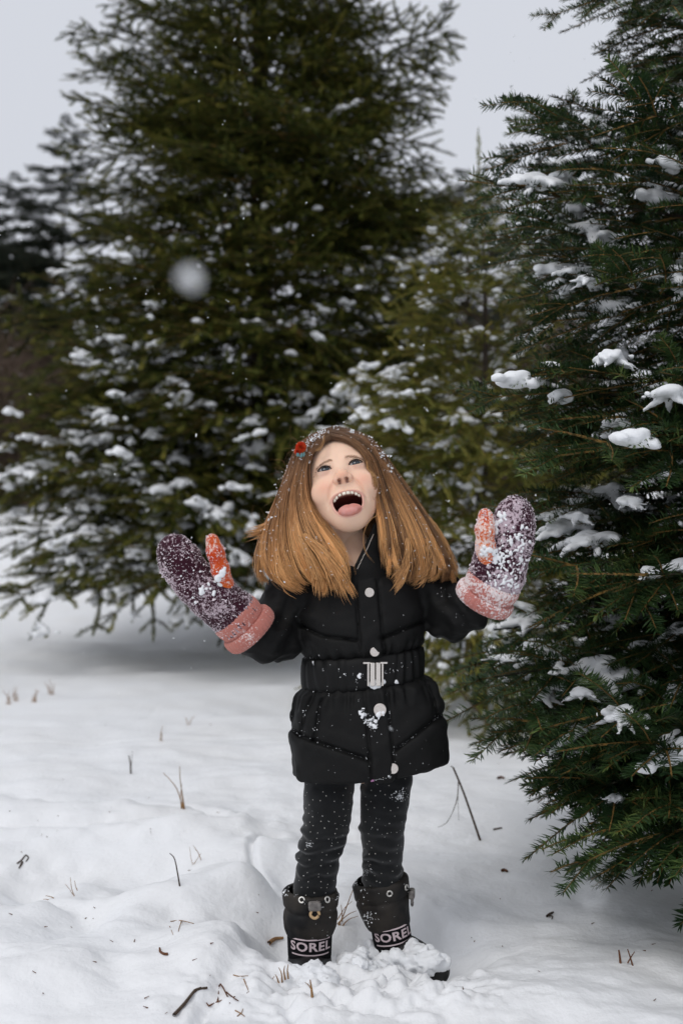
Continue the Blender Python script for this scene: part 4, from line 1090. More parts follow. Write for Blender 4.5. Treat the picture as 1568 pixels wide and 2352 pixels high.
    for (tab, s0) in ((LT, 0), (RT, 1)):
        tab = np.array(tab)
        for row, py in enumerate(np.arange(1712, 2100, 12.5)):
            l, r, yc = [np.interp(py, tab[:, 0], tab[:, k]) for k in (1, 2, 3)]
            c = P((l + r) / 2, py, yc); nang = 13
            for k in range(nang):
                if rng.random() < 0.3: continue
                an = 2 * math.pi * (k + 0.5 * (row % 2)) / nang + rng.normal(0, 0.10); dr = np.array([math.sin(an), -math.cos(an), 0]); o0 = c + dr * 0.12 + [0, 0, rng.normal(0, 0.0025)]
                rc = leg_bvh.ray_cast(Vector(o0), Vector(-dr))
                if rc[0] is not None and (Vector(rc[0]) - Vector(c)).length < 0.09:
                    p, nn = np.array(rc[0]), np.array(rc[1]); a = np.cross(nn, [0, 0, 1.0]); a /= np.linalg.norm(a) + 1e-9; b2 = np.cross(nn, a); rd = rng.uniform(0.0009, 0.0013); ph6 = np.arange(6) * math.pi / 3
                    dots.append((np.vstack([p + nn * 0.0007 + (a * math.cos(t) + b2 * math.sin(t)) * rd for t in ph6]), np.array([[0, 1, 2, 3], [0, 3, 4, 5]])))
    a3, f3 = join(dots); tag(mk('printed_dots', a3, f3, M_DOT, leggings), kind='stuff')
    # ---------------- boots: quilted gaiter, knitted band with lettering, rubber foot
    def boot(axis_pts, foot, label, text_px, eyelets, lock_px, seed, band):
        """axis_pts: [(P, radius)] from the top rim down; band: indexes of the knit band ends"""
        pts = np.array([p for p, r in axis_pts]); rad = np.array([r for p, r in axis_pts])
        lo = np.minimum(pts.min(0), np.min([p for p, r in foot], 0)) - 0.075; hi = np.maximum(pts.max(0), np.max([p for p, r in foot], 0)) + 0.075
        G = grid(lo, hi, 0.003)
        top = pts[0]; axd = pts[-1] - pts[0]; axd /= np.linalg.norm(axd)
        s = (G[0] - top[0]) * axd[0] + (G[1] - top[1]) * axd[1] + (G[2] - top[2]) * axd[2]
        ss = (pts - top) @ axd
        r = np.interp(s, ss, rad)
        cxx = [np.interp(s, ss, pts[:, k]) for k in range(3)]
        rr = np.sqrt((G[0] - cxx[0])**2 + (G[1] - cxx[1])**2 + (G[2] - cxx[2])**2)
        fold = fbm(G[0] * 34, G[1] * 34, G[2] * 22, seed, 2)
        d = rr - r + 0.0032 * fold
        d = d + 0.0035 * np.exp(-((s - ss[2]) / 0.004)**2)          # seam under the rolled cuff
        d = smax(d, -s, 0.008); gait = smax(d, s - ss[band[0]], 0.006)
        gait = np.maximum(gait, -np.maximum(rr - r + 0.0095, s - 0.07))      # hollow top
        v1, q1 = nets(gait, lo, 0.003)
        knit = rr - np.interp(s, ss, rad - 0.0005)
        knit = smax(smax(knit, s - ss[band[1]], 0.003), ss[band[0]] - 0.008 - s, 0.003)
        v2, q2 = nets(knit, lo, 0.003)
        ft = s_chain(G, foot, 0.025)
        ft = smin(ft, smax(rr - r + 0.001, ss[band[1]] - 0.006 - s, 0.006) if True else ft, 0.02)
        ft = smax(ft, s - (ss[-1] + 0.09), 0.01)
        v3, q3 = nets(ft, lo, 0.003)
        bt = mk('boot', v3, q3, M_RUBBER, girl)
        if label: bt['label'] = label
        mk('gaiter', v1, q1, M_NYLON, bt); mk('knit_band', v2, q2, M_KNIT, bt)
        gb, kb = bvh_of(v1, q1), bvh_of(v2, q2)
        # drawstring: two eyelets, cord and lock
        ep = []
        for px, py in eyelets:
            p, nn = hit(gb, px, py)
            if p is None: continue
            a = np.cross(nn, [0, 0, 1.0]); a /= np.linalg.norm(a); b2 = np.cross(a, nn); ph_ = np.linspace(0, 2 * math.pi, 19)
            ev, ef = tubes([p + nn * 0.001 + (a * np.cos(ph_)[:, None] + b2 * np.sin(ph_)[:, None]) * 0.0052], [np.full(19, 0.0017)], 6)
            mk('eyelet', ev, ef, M_RING, bt); ep.append((p, nn))
        p, nn = hit(gb, *lock_px)
        if p is not None:
            nn = np.array([nn[0], nn[1], 0]); nn /= np.linalg.norm(nn); A = front_ax(nn)
            bv_, bf_ = box(p + nn * 0.008, 0.0125, 0.0065, 0.0095, A, 0.004); mk('cord_lock', bv_, bf_, M_LOCK, bt)
            lp_ = np.array([p + nn * 0.009 + A[0] * dx + A[2] * dz for dx, dz in ((-0.006, -0.008), (-0.0085, -0.017), (0, -0.0235), (0.0085, -0.017), (0.006, -0.008))])
            ev, ef = tubes([crom(lp_, 14)], [np.full(14, 0.0030)], 6); mk('pull_loop', ev, ef, M_TAN if seed == 1 else M_LOCK, bt)
            for pe_, ne_ in ep:
                ev, ef = tubes([crom([pe_ + ne_ * 0.0005, (pe_ + p) / 2 + nn * 0.0055, p + nn * 0.007], 8)], [np.full(8, 0.0021)], 6); mk('cord', ev, ef, M_RUBBER, bt)
        # lettering and the two stripes, wrapped round the band
        mid = (ss[band[0]] + ss[band[1]]) / 2
        pm, _n = hit(kb, *text_px)
        cen = np.array([np.interp(mid, ss, pts[:, k]) for k in range(3)])
        dirm = (pm - cen) - axd * ((pm - cen) @ axd); dirm /= np.linalg.norm(dirm); sidem = np.cross(axd, dirm)
        s0 = (pm - top) @ axd; R = np.interp(s0, ss, rad)
        def wrap(u, w, off):
            c0 = np.array([np.interp(s0 - w, ss, pts[:, k]) for k in range(3)]); an = u / R
            dr = dirm * math.cos(an) + sidem * math.sin(an)
            rc = kb.ray_cast(Vector(c0 + dr * 0.12), Vector(-dr))
            return (np.array(rc[0]) if rc[0] is not None else c0 + dr * R) + dr * off
        cu = bpy.data.curves.new('lettering', 'FONT'); cu.body = 'SOREL'; cu.align_x = 'CENTER'; cu.align_y = 'CENTER'; cu.size = 0.0245; cu.offset = 0.0007; cu.space_character = 1.08; cu.resolution_u = 3
        tmp = bpy.data.objects.new('tmp', cu); COL.objects.link(tmp); bpy.context.view_layer.update()
        me = bpy.data.meshes.new_from_object(tmp); bpy.data.objects.remove(tmp); bpy.data.curves.remove(cu)
        co = np.array([vv.co[:] for vv in me.vertices]); fc = [list(pp.vertices) for pp in me.polygons]; bpy.data.meshes.remove(me)
        sgn = 1 if sidem[0] > 0 else -1
        tv = np.array([wrap(sgn * x * 1.22, y, 0.0012) for x, y, _ in co])
        tm = bpy.data.meshes.new('lettering'); tm.from_pydata([tuple(x) for x in tv], [], fc); tm.materials.append(M_PRINT)
        link(bpy.data.objects.new('lettering', tm), bt)
        for w in (0.0155, -0.0155):
            us = np.linspace(-0.042, 0.042, 30)
            a1 = np.array([wrap(sgn * u, w + 0.0014, 0.0012) for u in us]); b1 = np.array([wrap(sgn * u, w - 0.0014, 0.0012) for u in us])
            mk('stripe', np.vstack([a1, b1]), np.stack([np.arange(29), np.arange(1, 30), np.arange(31, 60), np.arange(30, 59)], 1), M_PRINT, bt)
        return bt, gb
    YB = 2.285
    b1, gb1 = boot([(P(714.5, 2042, YB), 62 * KPX), (P(714.5, 2050, YB), 63 * KPX), (P(714, 2083, YB), 62 * KPX), (P(713, 2105, YB), 63 * KPX), (P(712, 2128, YB), 59 * KPX), (P(711, 2146, YB), 52 * KPX), (P(711, 2197, YB), 50 * KPX), (P(711, 2225, YB), 50 * KPX)],
         [(P(711, 2226, 2.31), .038), (P(713, 2250, 2.22), .034), (P(716, 2276, 2.15), .028)], None, (714, 2177), ((693, 2067), (751, 2066)), (722, 2078), 1, (5, 6))
    YB = 2.335
    b2_, gb2 = boot([(P(872, 2016, YB), 64 * KPX), (P(873, 2024, YB), 66 * KPX), (P(878, 2058, YB), 63 * KPX), (P(884, 2090, YB), 57 * KPX), (P(890, 2112, YB), 52 * KPX), (P(896, 2128, YB), 46 * KPX), (P(903, 2172, YB), 46 * KPX), (P(906, 2195, YB), 46 * KPX)],
         [(P(890, 2185, 2.36), .038), (P(945, 2205, 2.31), .036), (P(998, 2228, 2.26), .030)], None, (905, 2152), ((894, 2052), (932, 2038)), (936, 2052), 2, (5, 6))

    # ---------------- mittens
    def mitten(axis_px, thumb_px, wrist, flat, mats, seed):
        """axis_px: (px, py, Y, half width) fingertip to wrist"""
        M_PALM, M_THUMB, M_CUFF = mats
        pts = [(P(a, b, c), w * c / FPX) for a, b, c, w in axis_px]; tp = [(P(a, b, c), w * c / FPX) for a, b, c, w in thumb_px]
        ap = np.array([p for p, r in pts]); allp = np.vstack([ap, [p for p, r in tp]])
        lo, hi = allp.min(0) - 0.065, allp.max(0) + 0.065
        G = grid(lo, hi, 0.0026)
        Yc = np.array([p[1] for p, r in pts]).mean(); ky = 1.55
        Gs = (G[0], (G[1] - Yc) * ky, G[2]); sq_ = lambda p: np.array([p[0], (p[1] - Yc) * ky, p[2]])
        d = s_chain(Gs, [(sq_(p), r) for p, r in pts], 0.02) + 0.0012 * fbm(G[0] * 90, G[1] * 90, G[2] * 90, seed, 2) + 0.0014 * fbm(G[0] * 30, G[1] * 30, G[2] * 30, seed + 3, 2)
        axd = ap[-1] - ap[-2]; axd /= np.linalg.norm(axd)
        cut = (G[0] - ap[-1][0]) * axd[0] + (G[1] - ap[-1][1]) * axd[1] + (G[2] - ap[-1][2]) * axd[2]
        t = s_chain(G, tp, 0.012) + 0.0012 * fbm(G[0] * 90, G[1] * 90, G[2] * 90, seed + 9, 2)
        palm = smax(d, cut - 0.004, 0.006)
        v, q = nets(palm, lo, 0.0026); m_ = mk('mitten', v, q, M_PALM, girl)
        tv, tq = nets(t, lo, 0.0026); mk('thumb', tv, tq, M_THUMB, m_)
        # ribbed cuff with its edge folded back
        def ring(c, ax_, ra, rb, n=168):
            up0 = np.array([0, -1.0, 0]); e1 = np.cross(ax_, up0); e1 /= np.linalg.norm(e1); e2 = np.cross(e1, ax_)
            ph_ = np.arange(n) * 2 * math.pi / n
            rib = 1 + 0.045 * np.abs(np.sin(ph_ * 17))
            return c + e1 * (ra * rib * np.cos(ph_))[:, None] + e2 * (rb * rib * np.sin(ph_))[:, None]
        def tube_rings(rs):
            n = len(rs[0]); i = np.arange(len(rs) - 1)[:, None] * n; j = np.arange(n)[None]
            return np.concatenate(rs), np.stack([i + j, i + (j + 1) % n, i + n + (j + 1) % n, i + n + j], -1).reshape(-1, 4)
        w0, w1 = np.array(P(*wrist[0][:3])), np.array(P(*wrist[1][:3])); wa = w1 - w0; Lw = np.linalg.norm(wa); wa /= Lw
        r0, r1 = wrist[0][3] * KPX, wrist[1][3] * KPX
        rs = [ring(w0 + wa * Lw * t_, wa, (r0 + (r1 - r0) * t_) * k, (r0 + (r1 - r0) * t_) * k * 0.72) for t_, k in ((-0.06, 0.90), (0.0, 1.0), (0.10, 1.04), (0.30, 1.03), (0.46, 0.98), (0.62, 0.95), (0.9, 0.9))]
        cv_, cf_ = tube_rings(rs); cf = mk('cuff', cv_, cf_, M_CUFF, m_)
        rs = [ring(w0 + wa * Lw * t_, wa, (r0 + (r1 - r0) * t_) * k, (r0 + (r1 - r0) * t_) * k * 0.74) for t_, k in ((0.53, 0.93), (0.50, 1.06), (0.56, 1.13), (0.72, 1.16), (0.90, 1.13), (1.0, 1.04), (1.0, 0.86))]
        cv2, cf2 = tube_rings(rs); mk('folded_edge', cv2, cf2, M_CUFF, m_)
        # fuzz and ice grains standing off the wool
        rng = np.random.default_rng(seed)
        def grains(v, q, n, size, parent, mt, name):
            idx = rng.integers(0, len(q), n); pc = v[q[idx]].mean(1)
            nn = np.cross(v[q[idx, 1]] - v[q[idx, 0]], v[q[idx, 2]] - v[q[idx, 0]]); nn /= np.linalg.norm(nn, axis=1)[:, None] + 1e-12
            keep = fbm(pc[:, 0] * 45, pc[:, 1] * 45, pc[:, 2] * 45, seed + 2, 2) > rng.uniform(-0.9, 0.6, n)
            pc, nn = pc[keep], nn[keep]; n = len(pc)
            sz = size * rng.lognormal(0, 0.45, n)
            tet = np.array([[1, 1, 1], [1, -1, -1], [-1, 1, -1], [-1, -1, 1]], float) * 0.6
            R_ = rng.normal(0, 1, (n, 3, 3)); R_ /= np.linalg.norm(R_, axis=2)[:, :, None]
            vv = pc[:, None] + nn[:, None] * (sz * 0.35)[:, None, None] + np.einsum('kj,njl->nkl', tet, R_) * sz[:, None, None]
            ff = (np.arange(n)[:, None, None] * 4 + np.array([[0, 1, 2], [0, 3, 1], [0, 2, 3], [1, 3, 2]])[None]).reshape(-1, 3)
            tag(mk(name, vv.reshape(-1, 3), ff, mt, parent, smooth=False), kind='stuff')
        g_n, g_s = (5200, 0.0011) if seed == 1 else (3800, 0.0011)
        grains(v, q, g_n, g_s, m_, M_FROST, 'ice_grains'); grains(tv, tq, 900, g_s * 0.9, m_, M_FROST, 'ice_grains'); grains(np.vstack([cv_, cv2]), np.vstack([cf_, cf2 + len(cv_)]), 260 if seed == 1 else 1500, g_s * 0.9, m_, M_FROST, 'ice_grains')
        # packed snow
        mb = bvh_of(np.vstack([v, tv]), np.vstack([q, tq + len(v)]))
        return m_, mb
    M_FROST = mat('frost', (0.74, 0.66, 0.70), 0.7, 0.2)
    ml, mlb = mitten([(400, 1264, 2.165, 38), (412, 1290, 2.165, 44), (450, 1340, 2.17, 45), (492, 1372, 2.18, 52), (538, 1412, 2.195, 53), (556, 1428, 2.20, 53)],
                     [(488, 1240, 2.14, 15), (495, 1268, 2.145, 18), (506, 1308, 2.155, 19), (518, 1340, 2.17, 20)],
                     [(536, 1410, 2.195, 54), (585, 1457, 2.215, 55)], 1, (M_WOOLL, M_THUMBL, M_CUFFL), 1)
    mr_, mrb = mitten([(1181, 1180, 2.165, 42), (1179, 1210, 2.165, 45), (1174, 1250, 2.17, 44), (1150, 1290, 2.18, 58), (1140, 1322, 2.19, 58), (1134, 1340, 2.195, 58)],
                      [(1114, 1186, 2.145, 18), (1113, 1215, 2.145, 20), (1114, 1255, 2.155, 21), (1122, 1290, 2.17, 22)],
                      [(1136, 1335, 2.19, 58), (1103, 1388, 2.215, 56)], 1, (M_WOOLR, M_THUMBR, M_CUFFR), 2)
    M_GSNOW = M_SNOW
    def clots(bvh, spots, rng, parent, name, h=0.0018, nz=0.4):
        cs, rs = [], []
        for px, py, r, n, sp in spots:
            for _ in range(n):
                p, nn = hit(bvh, px + rng.normal(0, sp), py + rng.normal(0, sp))
                if p is None or p[1] > 2.6: continue
                cs.append(p + nn * r * KPX * 0.2); rs.append(r * KPX * rng.uniform(0.5, 1.2))
        v, f = lumps(cs, rs, h, nz, 3, 1.0)
        return tag(mk(name, v, f, M_GSNOW, parent), kind='stuff')
    rng = np.random.default_rng(4)
    clots(mlb, [(502, 1328, 5, 7, 4), (510, 1312, 4.5, 5, 4), (485, 1345, 4, 5, 9), (462, 1355, 4.5, 5, 9), (500, 1350, 4, 4, 8), (450, 1380, 4, 2, 4), (470, 1300, 2.5, 8, 25), (430, 1310, 2.5, 8, 25)], rng, ml, 'packed_snow')
    clots(mrb, [(1150, 1185, 3.5, 16, 9), (1120, 1262, 4, 18, 9), (1135, 1275, 3.5, 16, 10), (1195, 1225, 3.5, 14, 14), (1160, 1290, 2.8, 46, 26), (1150, 1320, 2.8, 34, 26), (1190, 1280, 3.2, 36, 16), (1170, 1340, 3.2, 30, 14), (1135, 1210, 3, 14, 8), (1175, 1250, 2.8, 34, 22)], rng, mr_, 'packed_snow')

    # ---------------- hair
    def gpts(rows): return np.array([P(*r) for r in rows])
    LG = [[(760, 1003, 2.290), (726, 1024, 2.280), (707, 1062, 2.272), (706, 1112, 2.268), (718, 1168, 2.262), (748, 1214, 2.252), (785, 1260, 2.225), (805, 1300, 2.205), (800, 1345, 2.195)],
          [(760, 999, 2.302), (716, 1024, 2.288), (701, 1068, 2.280), (694, 1120, 2.272), (706, 1182, 2.256), (736, 1240, 2.232), (768, 1296, 2.208), (782, 1340, 2.198), (792, 1368, 2.195)],
          [(761, 995, 2.316), (706, 1022, 2.300), (688, 1075, 2.290), (678, 1132, 2.278), (684, 1198, 2.256), (706, 1258, 2.232), (738, 1316, 2.212), (754, 1346, 2.202), (744, 1368, 2.200)],
          [(762, 991, 2.332), (699, 1020, 2.312), (677, 1078, 2.300), (660, 1138, 2.286), (655, 1205, 2.262), (662, 1262, 2.240), (682, 1312, 2.226), (706, 1338, 2.218), (728, 1352, 2.216)],
          [(764, 987, 2.350), (693, 1018, 2.326), (667, 1080, 2.312), (647, 1140, 2.298), (632, 1204, 2.275), (628, 1264, 2.254), (640, 1312, 2.240), (662, 1342, 2.232), (690, 1357, 2.230)],
          [(767, 984, 2.368), (688, 1016, 2.340), (658, 1082, 2.328), (636, 1143, 2.314), (611, 1206, 2.292), (600, 1262, 2.270), (604, 1305, 2.256), (620, 1330, 2.250), (645, 1345, 2.246)]]
    RG = [[(760, 1003, 2.290), (800, 1014, 2.282), (833, 1045, 2.274), (846, 1085, 2.270), (859, 1132, 2.266), (872, 1178, 2.258), (882, 1215, 2.246), (887, 1262, 2.222), (892, 1300, 2.212)],
          [(760, 999, 2.302), (812, 1012, 2.292), (848, 1048, 2.284), (862, 1095, 2.278), (876, 1150, 2.268), (890, 1208, 2.246), (893, 1262, 2.222), (894, 1310, 2.210), (912, 1352, 2.206)],
          [(761, 995, 2.316), (822, 1010, 2.304), (862, 1052, 2.296), (880, 1104, 2.290), (897, 1162, 2.278), (914, 1222, 2.252), (926, 1280, 2.230), (928, 1318, 2.220), (914, 1348, 2.216)],
          [(762, 991, 2.332), (832, 1008, 2.318), (875, 1057, 2.308), (898, 1110, 2.302), (924, 1170, 2.288), (950, 1232, 2.262), (964, 1290, 2.240), (962, 1318, 2.232), (952, 1336, 2.230)],
          [(764, 987, 2.350), (840, 1006, 2.332), (885, 1060, 2.322), (914, 1114, 2.316), (950, 1174, 2.300), (980, 1238, 2.274), (996, 1290, 2.254), (1000, 1320, 2.246), (990, 1338, 2.244)],
          [(767, 984, 2.368), (848, 1006, 2.348), (893, 1066, 2.338), (930, 1120, 2.332), (970, 1180, 2.314), (1006, 1244, 2.288), (1028, 1294, 2.268), (1038, 1322, 2.258), (1032, 1338, 2.256)]]
    rng = np.random.default_rng(31)
    NS = 15
    hair_lines, hair_r, hair_c = [], [], []
    def strands(GD, n, deep, wid, seed, bright, nlock, cut):
        rng = np.random.default_rng(seed)
        gd = np.array([crom(gpts(g), NS) for g in GD])          # (6, NS, 3)
        v = np.linspace(0, 1, NS)
        lu = (np.arange(nlock) + rng.uniform(0.1, 0.9, nlock)) / nlock * 5.0
        ld = rng.normal(0, 1, nlock); lb = rng.normal(0, 0.38, nlock); le = rng.uniform(0.74, 1.0, nlock) * cut
        lw = rng.normal(0, 1, (nlock, 3)) * [0.014, 0.007, 0.007]; lf = rng.uniform(2.0, 4.5, nlock); lp_ = rng.uniform(0, 6.28, nlock)
        half = 2.6 / nlock
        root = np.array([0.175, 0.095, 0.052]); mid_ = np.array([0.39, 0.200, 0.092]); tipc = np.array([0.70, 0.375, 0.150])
        ar = np.arange(NS)
        for k in range(n):
            cl = rng.integers(nlock)
            du, dd = rng.normal(0, 1) * half * 1.15, rng.normal(0, 1)
            tight = 1 - 0.88 * np.clip((v - 0.25) / 0.75, 0, 1)**1.0
            uu = np.clip(lu[cl] + du * tight, 0, 5)
            i = np.minimum(uu.astype(int), 4); f = (uu - i)[:, None]
            p = gd[i, ar] * (1 - f) + gd[i + 1, ar] * f
            p = p + lw[cl] * (v[:, None]**1.6) * np.sin(lf[cl] * v + lp_[cl])[:, None]
            p = p + np.cumsum(rng.normal(0, 0.0007, (NS, 3)), 0) * v[:, None]
            p[:, 1] += deep * (0.25 + 0.75 * np.sin(math.pi * np.clip(v * 1.15, 0, 1))) + 0.0035 * dd * tight + 0.0055 * ld[cl] * v
            p[:, 2] += 0.0022 * rng.normal() * (1 - v)
            e = le[cl] * rng.uniform(0.90, 1.0)
            tt = np.linspace(0, e, NS); p = np.stack([np.interp(tt, v, p[:, c]) for c in range(3)], 1)
            hair_lines.append(p)
            hair_r.append(wid * rng.uniform(0.7, 1.2) * np.concatenate([[0.7], np.ones(NS - 4), [0.85, 0.6, 0.2]]))
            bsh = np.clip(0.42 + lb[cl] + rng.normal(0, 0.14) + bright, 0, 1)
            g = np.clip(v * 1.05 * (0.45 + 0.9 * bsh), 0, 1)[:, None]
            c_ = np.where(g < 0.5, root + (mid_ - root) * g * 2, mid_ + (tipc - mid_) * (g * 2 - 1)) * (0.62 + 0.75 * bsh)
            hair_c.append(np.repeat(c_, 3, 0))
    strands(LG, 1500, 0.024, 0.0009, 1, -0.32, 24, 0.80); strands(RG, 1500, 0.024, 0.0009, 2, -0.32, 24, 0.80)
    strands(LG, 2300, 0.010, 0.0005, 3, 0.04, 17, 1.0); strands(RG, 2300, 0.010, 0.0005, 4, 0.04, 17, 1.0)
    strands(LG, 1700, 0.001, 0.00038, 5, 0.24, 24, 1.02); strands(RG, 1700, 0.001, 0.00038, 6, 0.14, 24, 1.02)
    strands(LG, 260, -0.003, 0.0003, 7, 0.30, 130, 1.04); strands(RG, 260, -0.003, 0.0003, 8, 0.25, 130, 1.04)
    def loose(rows, n, spread, wid, b):
        g = crom(gpts(rows), NS); v = np.linspace(0, 1, NS)
        for _ in range(n):
            p = g + rng.normal(0, spread, 3) * (0.25 + v[:, None]) + np.cumsum(rng.normal(0, spread * 0.18, (NS, 3)), 0)
            e = rng.uniform(0.8, 1); tt = np.linspace(0, e, NS); p = np.stack([np.interp(tt, v, p[:, c]) for c in range(3)], 1)
            hair_lines.append(p); hair_r.append(wid * np.concatenate([np.ones(NS - 3), [0.8, 0.5, 0.2]]))
            hair_c.append(np.tile(np.array([0.60, 0.32, 0.130]) * b * rng.uniform(0.7, 1.2), (NS * 3, 1)))
    loose([(660, 1140, 2.30), (640, 1185, 2.295), (612, 1214, 2.29), (570, 1227, 2.285)], 120, 0.0045, 0.0006, 1.1)
    loose([(985, 1190, 2.30), (1012, 1235, 2.285), (1036, 1290, 2.27), (1046, 1330, 2.262)], 70, 0.005, 0.0005, 0.9)
    loose([(620, 1200, 2.285), (602, 1250, 2.272), (596, 1300, 2.262), (606, 1338, 2.256)], 70, 0.005, 0.0005, 1.1)
    loose([(654, 1150, 2.30), (636, 1195, 2.29), (606, 1222, 2.288), (582, 1222, 2.285)], 30, 0.004, 0.0006, 1.0)
    loose([(842, 1060, 2.262), (846, 1090, 2.258), (850, 1120, 2.256), (858, 1150, 2.256)], 25, 0.002, 0.0005, 0.8)
    loose([(872, 1182, 2.25), (852, 1192, 2.235), (836, 1222, 2.225), (838, 1262, 2.212), (862, 1296, 2.20)], 3, 0.001, 0.0003, 1.2)
    loose([(700, 1230, 2.235), (740, 1270, 2.21), (775, 1320, 2.195), (798, 1366, 2.19)], 150, 0.006, 0.0007, 1.25)
    loose([(690, 1235, 2.235), (715, 1290, 2.21), (735, 1335, 2.198), (738, 1366, 2.195)], 90, 0.005, 0.0007, 1.1)
    loose([(640, 1250, 2.25), (640, 1300, 2.235), (658, 1336, 2.228), (692, 1356, 2.224)], 110, 0.005, 0.0007, 1.15)
    loose([(935, 1240, 2.235), (936, 1290, 2.215), (924, 1325, 2.205), (906, 1354, 2.20)], 90, 0.005, 0.0007, 1.0)
    loose([(980, 1240, 2.262), (985, 1290, 2.245), (970, 1325, 2.238), (950, 1338, 2.235)], 70, 0.005, 0.0007, 0.9)
    loose([(745, 1000, 2.28), (742, 1015, 2.262), (734, 1030, 2.255), (722, 1034, 2.255)], 12, 0.0018, 0.0004, 0.7)
    for _ in range(60):                                              # flyaways against the dark trees
        a = rng.uniform(0, 1); g = (LG if rng.random() < 0.5 else RG)[5]; k = rng.integers(1, 6)
        b0 = P(*g[k]); s_ = -1 if g is LG[5] else 1
        e0 = b0 + np.array([s_ * rng.uniform(0.005, 0.035), rng.normal(0, 0.01), rng.normal(-0.03, 0.03)])
        hair_lines.append(crom([b0, (b0 + e0) / 2 + rng.normal(0, 0.006, 3), e0], NS)); hair_r.append(np.full(NS, 0.00022)); hair_c.append(np.tile([0.25, 0.13, 0.05], (NS * 3, 1)))
    # keep every strand outside head, collar and coat
    for p in hair_lines:
        for bv, gap, rngk in ((head_bvh, 0.0022, range(0, 10)), (collar_bvh, 0.003, range(6, NS)), (coat_bvh, 0.0035, range(7, NS))):
            for k in rngk:
                loc, nn, _, dist = bv.find_nearest(Vector(p[k]), 0.03)
                if loc is None: continue
                loc, nn = np.array(loc), np.array(nn); s_ = float((p[k] - loc) @ nn)
                if s_ < gap: p[k] = p[k] + nn * (gap - s_)
    hv_, hq_ = tubes(hair_lines, hair_r, 3)
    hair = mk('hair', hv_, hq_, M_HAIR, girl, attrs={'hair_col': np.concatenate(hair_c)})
    # the mass of hair over the back of the skull
    lo3 = (-92, -120, -122); G3 = grid(lo3, (92, 124, 66), 3.2)
    e = s_ell(G3, (0, 26, -22), (80, 92, 98)); e = smin(e, s_ell(G3, (0, -45, -74), (70, 60, 34)), 30)
    face_cut = s_ell(G3, (0, -40, 60), (70, 118, 62))
    e = smax(e, -face_cut, 6); e = smax(e, G3[2] - np.interp(G3[1], [-120, -45, 10, 40], [-45, -22, 20, 90]), 6); e = e + 1.6 * np.sin(G3[0] * 0.9) * 0.6
    v3, q3 = nets(e, lo3, 3.2)
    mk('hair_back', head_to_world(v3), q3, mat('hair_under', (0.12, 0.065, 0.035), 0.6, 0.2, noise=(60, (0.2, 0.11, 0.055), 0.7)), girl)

    # hair clip: two red pom-poms and a small bow
    M_POM = mat('red_pompom', (0.72, 0.055, 0.025), 0.95, 0.05, noise=(120, (0.85, 0.18, 0.05), 0.7))
    clip = None
    for c0, r, n in (((691, 1027, 2.262), 11.5 * KPX, 900), ((684, 1037, 2.262), 8 * KPX, 500)):
        c = P(*c0); dr = rng.normal(0, 1, (n, 3)); dr /= np.linalg.norm(dr, axis=1)[:, None]
        L_ = [np.array([c + q_ * r * 0.25, c + q_ * r * rng.uniform(0.85, 1.12)]) for q_ in dr]
        v3, q3 = tubes(L_, [np.array([0.0010, 0.0006])] * n, 3)
        o = mk('hair_clip' if clip is None else 'pompom', v3, q3, M_POM, girl if clip is None else clip)
        clip = clip or o
    M_BOW = mat('bow_ribbon', (0.11, 0.22, 0.23), 0.6, 0.3); 
    for (px, py, w, h_, tl_) in ((684, 1044, 3.5, 4.5, 0.2), (692, 1046, 3.0, 5.0, -0.3), (698, 1044, 2.2, 5.0, -0.1)):
        A = np.array([[math.cos(tl_), 0, math.sin(tl_)], [0, 1, 0], [-math.sin(tl_), 0, math.cos(tl_)]])
        bv_, bf_ = box(P(px, py, 2.258), w * KPX, 0.002, h_ * KPX, A, 0.001); mk('ribbon', bv_, bf_, M_BOW, clip)

    # snow caught in the hair, along the coat seams and on the boots
    def specks(pts, sizes, name, parent, seed=0):
        rng = np.random.default_rng(seed); n = len(pts); V, F = [], []
        oc = np.array([[1, 0, 0], [-1, 0, 0], [0, 1, 0], [0, -1, 0], [0, 0, 1], [0, 0, -1]], float)
        of = np.array([[0, 2, 4], [2, 1, 4], [1, 3, 4], [3, 0, 4], [2, 0, 5], [1, 2, 5], [3, 1, 5], [0, 3, 5]])
        vv, b = [], 0
        for p, s in zip(pts, sizes):
            for _ in range(3):
                q_ = rng.normal(0, 1, (3, 3)); q_ /= np.linalg.norm(q_, axis=1)[:, None]
                V.append(p + rng.normal(0, 0.45, 3) * s + oc @ q_ * s * rng.uniform(0.35, 0.8)); F.append(of + b); b += 6
        return tag(mk(name, np.concatenate(V), np.concatenate(F), M_SNOW, parent, smooth=False), kind='stuff')
    pts, sz = [], []
    for _ in range(900):
        k = rng.integers(0, len(hair_lines)); ln_ = hair_lines[k]; j = int(rng.integers(1, NS - 1))
        pts.append(ln_[j] + np.array([0, -0.008, 0.001])); sz.append(rng.lognormal(math.log(0.0011), 0.5))
    for _ in range(250):                                              # crown and the outer edges carry most
        g = (LG if rng.random() < 0.45 else RG)[rng.integers(4, 6)]; t = rng.random()**1.2 * 5.5; i = int(t); f = t - i
        p = P(*g[i]) * (1 - f) + P(*g[i + 1]) * f
        pts.append(p + rng.normal(0, 0.004, 3) + [0, -0.014, 0.004]); sz.append(rng.lognormal(math.log(0.0012), 0.65))
    for _ in range(90):
        t = rng.random(); px = np.interp(t, [0, 0.5, 1], [704, 722, 748]); py = np.interp(t, [0, 0.5, 1], [1026, 1004, 990])
        pts.append(P(px + rng.normal(0, 4), py + rng.normal(0, 3), 2.285 + rng.normal(0, 0.008))); sz.append(rng.lognormal(math.log(0.0017), 0.4))
